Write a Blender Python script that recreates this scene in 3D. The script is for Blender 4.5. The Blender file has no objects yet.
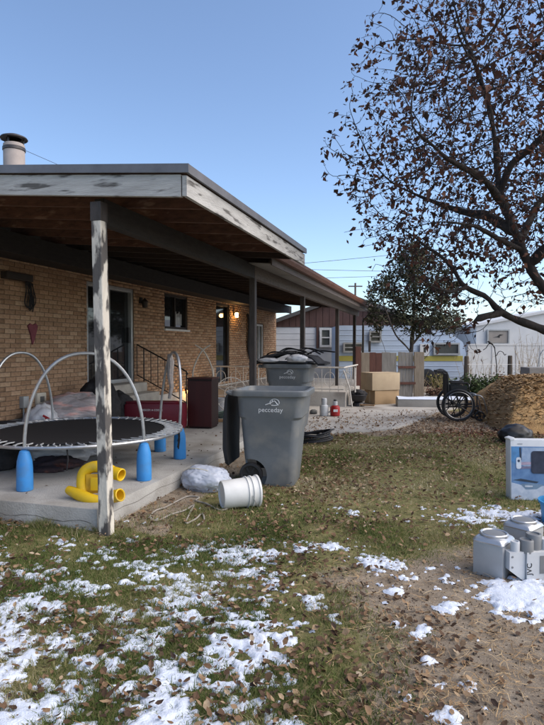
import bpy, bmesh, math, random
import numpy as np
from mathutils import Vector, Matrix, noise as mnoise
from mathutils.kdtree import KDTree

R = math.radians
rnd = random.Random(7)
sc = bpy.context.scene
COL = sc.collection

# ------------------------------------------------------------------ camera
F_PX, CXP, CYP, CAMH, PITCH = 560.0, 272.0, 362.5, 1.57, R(1.58)
cam_d = bpy.data.cameras.new('camera')
cam_d.sensor_fit = 'VERTICAL'
cam_d.sensor_height = 36.0
cam_d.lens = F_PX / 725.0 * 36.0
cam_d.clip_start = 0.05
cam_d.clip_end = 2000
cam = bpy.data.objects.new('camera', cam_d)
COL.objects.link(cam)
cam.location = (0, 0, CAMH)
cam.rotation_euler = (R(90) - PITCH, 0, 0)
sc.camera = cam

# ------------------------------------------------------------------ world, sun, exposure
SUN_AZ, SUN_EL = 105.0, 44.0          # degrees clockwise from +Y, degrees up
w = bpy.data.worlds.new('World')
sc.world = w
w.use_nodes = True
nt = w.node_tree
nt.nodes.clear()
wo = nt.nodes.new('ShaderNodeOutputWorld')
bg = nt.nodes.new('ShaderNodeBackground')
sky = nt.nodes.new('ShaderNodeTexSky')
sky.sky_type = 'NISHITA'
sky.sun_disc = False
sky.sun_elevation = R(SUN_EL)
sky.sun_rotation = R(SUN_AZ)
sky.altitude = 1400
sky.air_density = 1.0
sky.dust_density = 3.0
sky.ozone_density = 2.0
bg.inputs['Strength'].default_value = 0.126
nt.links.new(sky.outputs[0], bg.inputs[0])
nt.links.new(bg.outputs[0], wo.inputs[0])

sun_d = bpy.data.lights.new('sun', 'SUN')
sun_d.energy = 2.1
sun_d.angle = R(75)
sun_d.color = (1.0, 0.88, 0.74)
sun = bpy.data.objects.new('sun', sun_d)
COL.objects.link(sun)
sun.rotation_euler = (R(90 - SUN_EL), 0, R(180 - SUN_AZ))
sun.location = (20, 10, 20)

sc.view_settings.view_transform = 'Standard'
sc.view_settings.look = 'None'
sc.view_settings.gamma = 1.0
sc.view_settings.use_curve_mapping = False
sc.view_settings.exposure = 1.0
try:
    sc.cycles.use_denoising = True
    sc.cycles.max_bounces = 8
    sc.cycles.sample_clamp_indirect = 4.0
except Exception:
    pass

# ------------------------------------------------------------------ geometry of the place
TH = math.atan2(171.0, F_PX)                      # the house stands turned by this much
US = Vector((math.sin(TH), math.cos(TH), 0))      # along the house wall
VS = Vector((math.cos(TH), -math.sin(TH), 0))     # out from the wall
HROT = Matrix(((VS.x, US.x, 0), (VS.y, US.y, 0), (0, 0, 1))).to_4x4()   # local x = out, y = along

def H(s, q, z):
    return US * s + VS * q + Vector((0, 0, z))

def ray(px, py):
    a, b = (px - CXP) / F_PX, (CYP - py) / F_PX
    c, s_ = math.cos(PITCH), math.sin(PITCH)
    return Vector((a, c + b * s_, -s_ + b * c))

def P(px, py, Y):
    d = ray(px, py)
    return Vector((0, 0, CAMH)) + d * (Y / d.y)

def G(px, py, z=0.0):
    d = ray(px, py)
    return Vector((0, 0, CAMH)) + d * ((z - CAMH) / d.z)

def sstep(a, b, x):
    t = np.clip((x - a) / (b - a), 0, 1)
    return t * t * (3 - 2 * t)

# value noise on arrays
_rs = np.random.RandomState(11)
_lat = _rs.rand(256, 256)
def vnoise(x, y):
    x = np.asarray(x, float); y = np.asarray(y, float)
    xi = np.floor(x).astype(int); yi = np.floor(y).astype(int)
    fx = x - xi; fy = y - yi
    fx = fx * fx * (3 - 2 * fx); fy = fy * fy * (3 - 2 * fy)
    a = _lat[xi & 255, yi & 255]; b = _lat[(xi + 1) & 255, yi & 255]
    c = _lat[xi & 255, (yi + 1) & 255]; d = _lat[(xi + 1) & 255, (yi + 1) & 255]
    return (a * (1 - fx) + b * fx) * (1 - fy) + (c * (1 - fx) + d * fx) * fy
def fbm(x, y, o=4):
    t = 0; amp = .5; n = 0
    for k in range(o):
        t = t + amp * vnoise(x * 2 ** k + 17.3 * k, y * 2 ** k + 9.1 * k); n += amp; amp *= .5
    return t / n

# ------------------------------------------------------------------ materials
MATS = {}
def mat(name, c1, c2=None, scale=6.0, stretch=(1, 1, 1), rough=.7, metal=0.0, bump=0.0, bscale=None, spec=.4,
        thr=None, emis=None, estr=0.0, attr=None, stops=None, detail=6.0, alpha=None, transm=0.0, subs=0.0,
        c3=None, scale3=2.0, thr3=(.5, .7), transl=0.0):
    """principled surface, two colours mixed by noise (or by a per-face tint attribute)"""
    if name in MATS: return MATS[name]
    m = bpy.data.materials.new(name); m.use_nodes = True
    n = m.node_tree; L = n.links.new
    b = n.nodes['Principled BSDF']
    b.inputs['Roughness'].default_value = rough
    b.inputs['Metallic'].default_value = metal
    b.inputs['Specular IOR Level'].default_value = spec
    if transm: b.inputs['Transmission Weight'].default_value = transm
    if subs:
        b.inputs['Subsurface Weight'].default_value = subs
        b.inputs['Subsurface Radius'].default_value = (.02, .02, .025)
    if alpha is not None: b.inputs['Alpha'].default_value = alpha
    tc = n.nodes.new('ShaderNodeTexCoord')
    mp = n.nodes.new('ShaderNodeMapping'); mp.inputs['Scale'].default_value = stretch
    L(tc.outputs['Object'], mp.inputs[0])
    if c2 is None: c2 = tuple(x * .75 for x in c1)
    nz = n.nodes.new('ShaderNodeTexNoise'); nz.inputs['Scale'].default_value = scale
    nz.inputs['Detail'].default_value = detail; nz.inputs['Roughness'].default_value = .62
    L(mp.outputs[0], nz.inputs['Vector'])
    cr = n.nodes.new('ShaderNodeValToRGB')
    lo, hi = thr if thr else (.32, .68)
    cr.color_ramp.elements[0].position = lo; cr.color_ramp.elements[0].color = (*c1, 1)
    cr.color_ramp.elements[1].position = hi; cr.color_ramp.elements[1].color = (*c2, 1)
    L(nz.outputs['Fac'], cr.inputs[0])
    out = cr.outputs[0]
    if attr:
        at = n.nodes.new('ShaderNodeAttribute'); at.attribute_name = attr
        c_r = n.nodes.new('ShaderNodeValToRGB')
        e = c_r.color_ramp.elements
        e[0].position = stops[0][0]; e[0].color = (*stops[0][1], 1)
        e[1].position = stops[-1][0]; e[1].color = (*stops[-1][1], 1)
        for p_, c_ in stops[1:-1]:
            q = e.new(p_); q.color = (*c_, 1)
        L(at.outputs['Fac'], c_r.inputs[0])
        mx = n.nodes.new('ShaderNodeMix'); mx.data_type = 'RGBA'; mx.blend_type = 'MULTIPLY'
        mx.inputs['Factor'].default_value = 1.0
        L(c_r.outputs[0], mx.inputs['A']); L(out, mx.inputs['B'])
        out = mx.outputs['Result']
    if c3:
        nz3 = n.nodes.new('ShaderNodeTexNoise'); nz3.inputs['Scale'].default_value = scale3
        nz3.inputs['Detail'].default_value = 8
        L(mp.outputs[0], nz3.inputs['Vector'])
        r3 = n.nodes.new('ShaderNodeValToRGB')
        r3.color_ramp.elements[0].position = thr3[0]; r3.color_ramp.elements[1].position = thr3[1]
        L(nz3.outputs['Fac'], r3.inputs[0])
        m3 = n.nodes.new('ShaderNodeMix'); m3.data_type = 'RGBA'
        L(r3.outputs[0], m3.inputs['Factor']); L(out, m3.inputs['A']); m3.inputs['B'].default_value = (*c3, 1)
        out = m3.outputs['Result']
    L(out, b.inputs['Base Color'])
    if transl:
        tr = n.nodes.new('ShaderNodeBsdfTranslucent'); ms = n.nodes.new('ShaderNodeMixShader'); ms.inputs[0].default_value = transl
        L(out, tr.inputs[0]); L(b.outputs[0], ms.inputs[1]); L(tr.outputs[0], ms.inputs[2]); L(ms.outputs[0], n.nodes['Material Output'].inputs[0])
    if bump:
        bn = n.nodes.new('ShaderNodeTexNoise'); bn.inputs['Scale'].default_value = bscale or scale * 4
        bn.inputs['Detail'].default_value = 6
        L(mp.outputs[0], bn.inputs['Vector'])
        bp = n.nodes.new('ShaderNodeBump'); bp.inputs['Strength'].default_value = bump
        bp.inputs['Distance'].default_value = .02
        L(bn.outputs['Fac'], bp.inputs['Height']); L(bp.outputs[0], b.inputs['Normal'])
    if emis:
        b.inputs['Emission Color'].default_value = (*emis, 1)
        b.inputs['Emission Strength'].default_value = estr
    MATS[name] = m
    return m

def srgb(r, g, b):
    f = lambda c: (c / 255 / 12.92) if c / 255 <= .04045 else ((c / 255 + .055) / 1.055) ** 2.4
    return (f(r), f(g), f(b))

# ------------------------------------------------------------------ mesh builder
WL = {}
class MB:
    def __init__(s, M=None):
        s.v = []; s.f = []; s.M = M or Matrix.Identity(4); s.tint = None
    def add(s, vs, fs, M=None):
        b = len(s.v); X = s.M @ M if M is not None else s.M
        s.v += [X @ Vector(p) for p in vs]
        s.f += [tuple(i + b for i in f) for f in fs]
        return s
    def box(s, c, size, rot=None, bev=0.0, M=None):
        c = Vector(c); x, y, z = (a / 2 for a in size)
        T = Matrix.Translation(c) @ (rot.to_4x4() if rot is not None else Matrix.Identity(4))
        if M is not None: T = M @ T
        if bev <= 0:
            vs = [(i * x, j * y, k * z) for i in (-1, 1) for j in (-1, 1) for k in (-1, 1)]
            fs = [(0, 1, 3, 2), (4, 6, 7, 5), (0, 4, 5, 1), (2, 3, 7, 6), (0, 2, 6, 4), (1, 5, 7, 3)]
            return s.add(vs, fs, T)
        bm = bmesh.new(); bmesh.ops.create_cube(bm, size=1)
        for v in bm.verts: v.co = Vector((v.co.x * 2 * x, v.co.y * 2 * y, v.co.z * 2 * z))
        bmesh.ops.bevel(bm, geom=bm.edges[:], offset=bev, segments=2, affect='EDGES', profile=.6)
        bm.verts.index_update()
        vs = [v.co.copy() for v in bm.verts]; fs = [tuple(v.index for v in f.verts) for f in bm.faces]
        bm.free()
        return s.add(vs, fs, T)
    def tube(s, pts, r, n=8, closed=False, caps=True):
        pts = [Vector(p) for p in pts]; N = len(pts)
        if N < 2: return s
        rs = r if isinstance(r, (list, tuple)) else [r] * N
        tans = []
        for i in range(N):
            a = pts[(i - 1) % N] if (closed or i > 0) else pts[i]
            b = pts[(i + 1) % N] if (closed or i < N - 1) else pts[i]
            t = b - a
            tans.append(t.normalized() if t.length > 1e-9 else Vector((0, 0, 1)))
        up = Vector((0, 0, 1)) if abs(tans[0].z) < .9 else Vector((1, 0, 0))
        nx = tans[0].cross(up).normalized()
        vs = []; fs = []
        for i in range(N):
            t = tans[i]
            nx = (nx - t * nx.dot(t))
            nx = nx.normalized() if nx.length > 1e-6 else t.orthogonal().normalized()
            ny = t.cross(nx)
            for k in range(n):
                a = 2 * math.pi * k / n
                vs.append(pts[i] + (nx * math.cos(a) + ny * math.sin(a)) * rs[i])
        M_ = N if closed else N - 1
        for i in range(M_):
            j = (i + 1) % N
            for k in range(n):
                l = (k + 1) % n
                fs.append((i * n + k, i * n + l, j * n + l, j * n + k))
        if caps and not closed:
            fs.append(tuple(range(n - 1, -1, -1))); fs.append(tuple((N - 1) * n + k for k in range(n)))
        return s.add(vs, fs)
    def cyl(s, p0, p1, r0, r1=None, n=16, caps=True):
        return s.tube([p0, p1], [r0, r0 if r1 is None else r1], n, caps=caps)
    def lathe(s, prof, n=24, M=None, close_top=False, close_bot=False):
        vs = []; fs = []
        for (r, z) in prof:
            for k in range(n):
                a = 2 * math.pi * k / n
                vs.append((r * math.cos(a), r * math.sin(a), z))
        for i in range(len(prof) - 1):
            for k in range(n):
                l = (k + 1) % n
                fs.append((i * n + k, i * n + l, (i + 1) * n + l, (i + 1) * n + k))
        if close_bot: fs.append(tuple(range(n - 1, -1, -1)))
        if close_top: fs.append(tuple((len(prof) - 1) * n + k for k in range(n)))
        return s.add(vs, fs, M)
    def loft(s, rings, cap0=True, cap1=True, M=None):
        n = len(rings[0]); vs = [p for r_ in rings for p in r_]; fs = []
        for i in range(len(rings) - 1):
            for k in range(n):
                l = (k + 1) % n
                fs.append((i * n + k, i * n + l, (i + 1) * n + l, (i + 1) * n + k))
        if cap0: fs.append(tuple(range(n - 1, -1, -1)))
        if cap1: fs.append(tuple((len(rings) - 1) * n + k for k in range(n)))
        return s.add(vs, fs, M)
    def prism(s, poly, d0, d1, M=None):
        """poly of (x,z) pushed from y=d0 to y=d1"""
        n = len(poly)
        vs = [(x, d0, z) for x, z in poly] + [(x, d1, z) for x, z in poly]
        fs = [tuple(range(n)), tuple(range(2 * n - 1, n - 1, -1))]
        for k in range(n):
            l = (k + 1) % n
            fs.append((k, k + n, l + n, l))
        return s.add(vs, fs, M)
    def build(s, name, m, parent=None, smooth=False, loc=None, **kw):
        off = WL[parent] if parent is not None else (Vector(loc) if loc is not None else Vector((0, 0, 0)))
        me = bpy.data.meshes.new(name)
        me.from_pydata([p - off for p in s.v], [], s.f)
        if m: me.materials.append(m)
        bm = bmesh.new(); bm.from_mesh(me); bmesh.ops.recalc_face_normals(bm, faces=bm.faces[:]); bm.to_mesh(me); bm.free()
        if smooth:
            me.polygons.foreach_set('use_smooth', [True] * len(me.polygons))
            if smooth != 'all':
                try: me.set_sharp_from_angle(angle=R(38))
                except Exception: pass
        o = bpy.data.objects.new(name, me); COL.objects.link(o)
        if parent is not None: o.parent = parent
        else: o.location = off
        WL[o] = off
        for k, v in kw.items(): o[k] = v
        return o

def npmesh(name, verts, faces, m, parent=None, tint=None, loc=None, smooth=False, **kw):
    """verts (N,3), faces (M,k) numpy; tint: one float per vertex"""
    off = WL[parent] if parent is not None else (Vector(loc) if loc is not None else Vector((0, 0, 0)))
    me = bpy.data.meshes.new(name)
    V = np.asarray(verts, np.float32) - np.array(off, np.float32)
    Fa = np.asarray(faces, np.int32); k = Fa.shape[1]
    me.vertices.add(len(V)); me.vertices.foreach_set('co', V.ravel())
    me.loops.add(Fa.size); me.loops.foreach_set('vertex_index', Fa.ravel())
    me.polygons.add(len(Fa))
    me.polygons.foreach_set('loop_start', np.arange(0, Fa.size, k, dtype=np.int32))
    try: me.polygons.foreach_set('loop_total', np.full(len(Fa), k, np.int32))
    except Exception: pass
    me.update(calc_edges=True); me.validate()
    if smooth: me.polygons.foreach_set('use_smooth', [True] * len(me.polygons))
    if tint is not None:
        a = me.attributes.new('tint', 'FLOAT', 'POINT'); a.data.foreach_set('value', np.asarray(tint, np.float32))
    if m: me.materials.append(m)
    o = bpy.data.objects.new(name, me); COL.objects.link(o)
    if parent is not None: o.parent = parent
    else: o.location = off
    WL[o] = off
    for kk, v in kw.items(): o[kk] = v
    return o

def thing(name, loc, label, category, group=None):
    o = bpy.data.objects.new(name, None); COL.objects.link(o)
    o.empty_display_size = .1
    o.location = loc; WL[o] = Vector(loc)
    o['label'] = label; o['category'] = category
    if group: o['group'] = group
    return o

def text_mesh(body, size, depth=0.002):
    cu = bpy.data.curves.new('lettering', 'FONT'); cu.body = body; cu.size = size; cu.extrude = depth
    cu.align_x = 'CENTER'; cu.align_y = 'CENTER'; cu.resolution_u = 3
    o = bpy.data.objects.new('lettering', cu); COL.objects.link(o)
    bpy.context.view_layer.update()
    dg = bpy.context.evaluated_depsgraph_get()
    me = o.evaluated_get(dg).to_mesh()
    vs = [v.co.copy() for v in me.vertices]; fs = [tuple(p.vertices) for p in me.polygons]
    o.evaluated_get(dg).to_mesh_clear()
    bpy.data.objects.remove(o); bpy.data.curves.remove(cu)
    return vs, fs

def lump(M, rx, ry, rz, seed, amp=.18, freq=2.2, wrinkle=.06, pinch=0.0, sub=4, flat=True):
    """a soft sagging bag: icosphere pushed about by noise, flat underneath"""
    bm = bmesh.new(); bmesh.ops.create_icosphere(bm, subdivisions=sub, radius=1)
    off = Vector((seed * 3.1, seed * 1.7, seed * 2.3))
    vs = []
    for v in bm.verts:
        d = v.co.normalized()
        r = 1 + amp * mnoise.noise(d * freq + off) + wrinkle * (1 - 2 * abs(mnoise.noise(d * freq * 3.4 + off))) \
            + wrinkle * .5 * (1 - 2 * abs(mnoise.noise(d * freq * 8 + off)))
        if pinch and d.z > .75: r *= 1 + pinch * (d.z - .75) * 4
        p = Vector((d.x * rx * r, d.y * ry * r, d.z * rz * r + rz * .8))
        if flat and p.z < 0: p.z = 0.004 * mnoise.noise(d * 5)
        vs.append(p)
    bm.verts.index_update()
    fs = [tuple(q.index for q in f.verts) for f in bm.faces]
    bm.free()
    mb = MB(M); mb.add(vs, fs)
    return mb

def rz(a): return Matrix.Rotation(R(a), 4, 'Z')
def T(p): return Matrix.Translation(Vector(p))

# ================================================================== GROUND
def zg(x, y):
    return .13 * sstep(6.5, 10.5, np.asarray(y, float)) + .035 * (fbm(np.asarray(x) * 1.1 + 40, np.asarray(y) * 1.1 + 40, 5) - .5)
def zg1(x, y): return float(zg(np.array([x]), np.array([y]))[0])

def ell(x, y, cx, cy, ax, ay):
    return np.exp(-(((x - cx) / ax) ** 2 + ((y - cy) / ay) ** 2))

def dirt(x, y):
    n = fbm(x * 1.7 + 3, y * 1.7 + 8, 4) - .5
    bare = sstep(.05, .75, x + 1.0 * n) * sstep(4.5, 3.7, y + 1.0 * n - .12 * x)
    path = sstep(9.0, 9.6, y + n) * sstep(13, 12, y) * sstep(.9, 1.7, x)
    qq = x * VS.x + y * VS.y                       # distance out from the house
    edge = sstep(-2.25, -2.55, qq + .3 * n) * sstep(-2.9, -2.8, qq) * sstep(4.3, 4.7, x * US.x + y * US.y)
    front = sstep(4.35, 4.6, y + .4 * n + .2 * x) * (x < -.9) * .7
    far = sstep(12.5, 13.5, y) * .8
    return np.clip(np.maximum.reduce([bare, path, edge, front, far]), 0, 1)

SNOW = []
for px, py, rx, ry, k in [(524, 601, 30, 16, 1.0), (446, 606, 20, 7, .72), (421, 631, 17, 7, .66), (395, 592, 6, 4, .75), (372, 561, 22, 7, .62),
                          (338, 546, 24, 6, .5), (468, 521, 30, 7, .5), (520, 516, 34, 8, .58), (245, 557, 40, 9, .6), (450, 717, 10, 8, .8),
                          (428, 662, 8, 4, .62), (300, 552, 20, 5, .55), (398, 624, 9, 6, .68), (352, 512, 10, 3, .45), (465, 512, 12, 4, .5),
                          (310, 600, 14, 8, .6), (290, 640, 14, 8, .62), (205, 548, 26, 7, .55)]:
    c = G(px, py); a = abs(G(px + rx, py).x - c.x); b = abs(G(px, py - ry).y - G(px, py + ry).y) / 2
    SNOW.append((c.x, c.y, a, b, k))
def snowcov(x, y):
    base = .31 * sstep(4.9, 2.2, y) + .20 * sstep(4.75, 4.3, y)
    base = base * sstep(.45, -.15, x + .35 * (fbm(x * 1.3, y * 1.3 + 50, 3) - .5))
    base = base * sstep(5.0, 4.5, y + .25 * x)
    for cx, cy, a, b, k in SNOW:
        base = np.maximum(base, k * ell(x, y, cx, cy, a * 1.15, b * 1.25))
    return base
def snowh(x, y):
    """snow depth, negative where there is none"""
    n = .30 * fbm(x * 4.5 + 2, y * 5.5 + 5, 4) + .42 * fbm(x * 13 + 7, y * 16 + 1, 3) + .28 * fbm(x * 40, y * 40, 2)
    n = (n - .5) * 2.3 + .5
    return snowcov(x, y) - n

gm = bpy.data.materials.new('lawn_soil'); gm.use_nodes = True
n_ = gm.node_tree; L_ = n_.links.new; b_ = n_.nodes['Principled BSDF']
b_.inputs['Roughness'].default_value = .95; b_.inputs['Specular IOR Level'].default_value = .15
tc_ = n_.nodes.new('ShaderNodeTexCoord')
def _nz(scale, detail=8, rough=.65):
    q = n_.nodes.new('ShaderNodeTexNoise'); q.inputs['Scale'].default_value = scale; q.inputs['Detail'].default_value = detail
    q.inputs['Roughness'].default_value = rough; L_(tc_.outputs['Object'], q.inputs['Vector']); return q
def _rp(src, *st):
    q = n_.nodes.new('ShaderNodeValToRGB'); e = q.color_ramp.elements
    e[0].position, e[0].color = st[0][0], (*st[0][1], 1); e[1].position, e[1].color = st[-1][0], (*st[-1][1], 1)
    for p_, c_ in st[1:-1]:
        k = e.new(p_); k.color = (*c_, 1)
    L_(src, q.inputs[0]); return q
def _mx(f, a, b, t='MIX'):
    q = n_.nodes.new('ShaderNodeMix'); q.data_type = 'RGBA'; q.blend_type = t
    if isinstance(f, float): q.inputs['Factor'].default_value = f
    else: L_(f, q.inputs['Factor'])
    L_(a, q.inputs['A']); L_(b, q.inputs['B']); return q.outputs['Result']
at_ = n_.nodes.new('ShaderNodeAttribute'); at_.attribute_name = 'tint'
soil = _rp(_nz(7).outputs['Fac'], (.25, (.18, .145, .110)), (.5, (.33, .280, .220)), (.75, (.44, .385, .31)))
turf = _rp(_nz(11).outputs['Fac'], (.25, (.105, .115, .042)), (.5, (.22, .215, .095)), (.75, (.38, .32, .18)))
fine = _rp(_nz(160, 4).outputs['Fac'], (.3, (.5, .48, .46)), (.7, (1.25, 1.2, 1.15)))
mask = n_.nodes.new('ShaderNodeMath'); mask.operation = 'ADD'
mm = n_.nodes.new('ShaderNodeMath'); mm.operation = 'MULTIPLY_ADD'
L_(_nz(24).outputs['Fac'], mm.inputs[0]); mm.inputs[1].default_value = .9; mm.inputs[2].default_value = -.45
L_(at_.outputs['Fac'], mask.inputs[0]); L_(mm.outputs[0], mask.inputs[1])
mk = _rp(mask.outputs[0], (.35, (0, 0, 0)), (.65, (1, 1, 1)))
L_(_mx(.8, _mx(mk.outputs[0], turf.outputs[0], soil.outputs[0]), fine.outputs[0], 'MULTIPLY'), b_.inputs['Base Color'])
bp_ = n_.nodes.new('ShaderNodeBump'); bp_.inputs['Strength'].default_value = .9; bp_.inputs['Distance'].default_value = .02
L_(_nz(60, 8, .75).outputs['Fac'], bp_.inputs['Height']); L_(bp_.outputs[0], b_.inputs['Normal'])

def axis(lo, hi, step, far):
    mid = np.arange(lo, hi, step); g = []; d = step; p = hi
    while p < far: g.append(p); d *= 1.35; p += d
    g.append(far); gl = []; d = step; p = lo - step
    while p > -far: gl.append(p); d *= 1.35; p -= d
    gl.append(-far)
    return np.array(gl[::-1] + list(mid) + g)
gx = axis(-3.6, 5.0, .05, 400); gy = axis(.9, 12.5, .05, 400)
X, Y = np.meshgrid(gx, gy)
Zg = zg(X, Y) * np.where((np.abs(X) < 60) & (np.abs(Y) < 80), 1, 1)
nx, ny = len(gx), len(gy)
idx = np.arange(nx * ny).reshape(ny, nx)
Fg = np.stack([idx[:-1, :-1], idx[:-1, 1:], idx[1:, 1:], idx[1:, :-1]], -1).reshape(-1, 4)
ground = npmesh('ground', np.stack([X, Y, Zg], -1).reshape(-1, 3), Fg, gm, tint=dirt(X, Y).ravel(), smooth=True, kind='structure')

# ------------------------------------------------------------------ concrete
m_conc = mat('patio_concrete', (.42, .41, .385), (.30, .29, .27), scale=2.2, rough=.9, bump=.35, bscale=60, c3=(.22, .205, .18), scale3=1.7, thr3=(.50, .70))
m_conc2 = mat('old_concrete', (.44, .42, .385), (.33, .31, .28), scale=1.6, rough=.92, bump=.35, bscale=45, c3=(.19, .165, .14), scale3=1.1, thr3=(.52, .72))
def hbox(s0, s1, q0, q1, z0, z1, bev=0.0, mb=None):
    mb = mb or MB()
    return mb.box(((q0 + q1) / 2, (s0 + s1) / 2, (z0 + z1) / 2), (q1 - q0, s1 - s0, z1 - z0), bev=bev, M=HROT)
SLAB = .19
mb = MB()
hbox(4.08, 7.35, -5.85, -2.80, -.1, SLAB, .014, mb)
hbox(7.356, 10.6, -5.85, -2.80, -.1, SLAB - .003, .012, mb)
mb.build('patio_slab', m_conc, smooth=True, kind='structure')
# cracks and a form line in the concrete: thin dark strips of open joint
m_joint = mat('dirty_joint', (.10, .09, .075), (.16, .14, .12), scale=12, rough=.95)
def crack(pts, wd, face):
    mb = MB(); n = len(pts)
    L = [p + face[0] * wd * rnd.uniform(.3, 1) for p in pts]; Rr = [p - face[0] * wd * rnd.uniform(.3, 1) for p in pts]
    up = face[1] * .0025
    mb.add([a + up for a in L] + [b + up for b in Rr], [(i, i + 1, n + i + 1, n + i) for i in range(n - 1)])
    o = mb.build('crack', m_joint, slab_o); return o
slab_o = bpy.data.objects['patio_slab']
Zv = Vector((0, 0, 1))
crack([H(4.08, -5.6 + k * .056, .105 + .012 * math.sin(k * .7) + rnd.uniform(-.006, .006) - .0008 * k) for k in range(50)], .004, (Zv, -US))
crack([H(4.15 + k * .12, -2.80, .10 + .010 * math.sin(k) + rnd.uniform(-.006, .006)) for k in range(40)], .003, (Zv, VS))
crack([H(5.9 + .03 * math.sin(k * 1.3) + rnd.uniform(-.015, .015), -2.82 - k * .06, SLAB) for k in range(30)], .003, (US, Zv))
crack([H(6.6 + k * .05, -3.2 - .8 * k * .03 + rnd.uniform(-.012, .012), SLAB) for k in range(13)], .0025, (VS, Zv))
pad = [G(*p, z=.16) for p in [(250, 440), (300, 435), (345, 431), (392, 428), (415, 422), (436, 412), (470, 405), (462, 397), (430, 393), (330, 393), (200, 400), (205, 424)]]
mb = MB(); n = len(pad)
mb.add([(p.x, p.y, .155) for p in pad] + [(p.x, p.y, .02) for p in pad],
       [tuple(range(n))] + [(k, (k + 1) % n, (k + 1) % n + n, k + n) for k in range(n)])
mb.build('concrete_pad', m_conc2, kind='structure')
# raised porch in front of the far door
PZ, PS = .50, 13.15
mb = MB(); hbox(PS, 18.9, -5.85, -2.20, 0, PZ, .015, mb)
mb.build('raised_porch', m_conc2, smooth=True, kind='structure')

# ================================================================== BRICK HOUSE
QW = -5.83                                                   # face of the back wall
house = thing('brick_house', H(12, -9, 0), 'tan brick house with a sliding door under a long patio roof', 'house')
m_mort = mat('mortar', (.17, .12, .085), (.12, .085, .06), scale=9, rough=.95)
bst = [(0, (.30, .180, .105)), (.35, (.41, .262, .160)), (.7, (.49, .335, .215)), (1, (.39, .225, .132))]
m_brick = mat('tan_brick', (1, 1, 1), (.72, .70, .68), scale=22, rough=.9, bump=.3, bscale=90, attr='tint', stops=bst)
m_found = mat('foundation_concrete', (.50, .48, .44), (.34, .32, .29), scale=3, rough=.9, bump=.2)
OPEN = [(8.25, 9.78, .89, 2.70), (11.05, 12.2, 1.98, 2.75), (13.95, 14.92, .60, 2.76), (17.4, 18.1, 1.10, 2.32)]
WZ0, WZ1, WS0, WS1 = .54, 3.12, 1.5, 19.6
mb = MB()
ss = sorted({WS0, WS1, *[o[0] for o in OPEN], *[o[1] for o in OPEN]})
for a, b in zip(ss[:-1], ss[1:]):
    cut = [o for o in OPEN if o[0] <= a + 1e-6 and o[1] >= b - 1e-6]
    spans = [(WZ0, WZ1)] if not cut else [(WZ0, cut[0][2]), (cut[0][3], WZ1)]
    for z0, z1 in spans:
        if z1 - z0 > .02: hbox(a, b, QW - .22, QW - .007, z0, z1, 0, mb)
wall = mb.build('wall', m_mort, house)
mb = MB(); hbox(WS0, WS1, QW - .2, QW + .012, -.1, WZ0 - .003, 0, mb)
hbox(WS1 - .25, WS1 - .004, -14, QW - .21, -.1, WZ1, 0, mb)
mb.build('foundation', m_found, house)
# bricks: courses in running bond, trimmed at the openings
CH, BL = .0677, .203
bricks = []
k = 0; z = WZ0
while z + CH < WZ1:
    s = WS0 - (BL / 2 if k % 2 else 0)
    while s < WS1:
        a, b = max(s, WS0), min(s + BL - .010, WS1)
        segs = [(a, b)]
        for o in OPEN:
            if z + CH - .01 > o[2] and z < o[3]:
                ns = []
                for p, q in segs:
                    if q <= o[0] or p >= o[1]: ns.append((p, q)); continue
                    if p < o[0]: ns.append((p, o[0]))
                    if q > o[1]: ns.append((o[1], q))
                segs = ns
        bricks += [(p, q, z + .005, z + CH - .005) for p, q in segs if q - p > .015]
        s += BL
    z += CH; k += 1
def near(b):
    return abs(b[1] - b[0] - (BL - .010)) < 1e-6 and 6.25 < b[0] < 8.1
own = sorted([b for b in bricks if near(b)], key=lambda b: abs(b[2] - 1.65))[:300]
own_set = set(own)
var = []
for i in range(14):
    me = bpy.data.meshes.new('brick')
    t = MB().box((0, 0, 0), (.012, BL - .010, CH - .010))
    me.from_pydata(t.v, [], t.f); me.materials.append(m_brick)
    a = me.attributes.new('tint', 'FLOAT', 'POINT'); a.data.foreach_set('value', [rnd.random()] * 8)
    var.append(me)
for b in own:
    o = bpy.data.objects.new('brick', rnd.choice(var)); COL.objects.link(o); o.parent = wall
    o.location = H((b[0] + b[1]) / 2, QW - .003 + rnd.uniform(-.0015, .002), (b[2] + b[3]) / 2) - WL[wall]
    o.rotation_euler = (0, 0, -TH)
V = []; Fq = []; tt = []
for b in bricks:
    if b in own_set: continue
    base = len(V); q1 = QW + .003 + rnd.uniform(-.0015, .002); t = rnd.random()
    for s_ in (b[0], b[1]):
        for q_ in (QW - .009, q1):
            for z_ in (b[2], b[3]):
                V.append(tuple(H(s_, q_, z_))); tt.append(t)
    Fq += [tuple(base + i for i in f) for f in [(0, 1, 3, 2), (4, 6, 7, 5), (0, 4, 5, 1), (2, 3, 7, 6), (0, 2, 6, 4), (1, 5, 7, 3)]]
npmesh('brickwork', np.array(V), np.array(Fq), m_brick, wall, tint=tt, kind='stuff')

m_white = mat('weathered_white_paint', (.62, .62, .60), (.45, .45, .44), scale=7, rough=.6)
m_alu = mat('grey_aluminium', (.42, .43, .43), (.30, .31, .31), scale=5, rough=.45, metal=.3)
m_glass = mat('dark_window_glass', (.012, .014, .016), (.02, .022, .024), scale=2, rough=.04, spec=.6)
m_dark = mat('dark_brown_paint', (.035, .026, .022), (.02, .016, .014), scale=6, rough=.6)
m_steel = mat('black_iron', (.018, .018, .020), (.03, .028, .026), scale=20, rough=.5, metal=.4)
m_curtain = mat('pale_curtain', (.5, .5, .5), (.35, .36, .38), scale=6, rough=.9)

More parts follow.
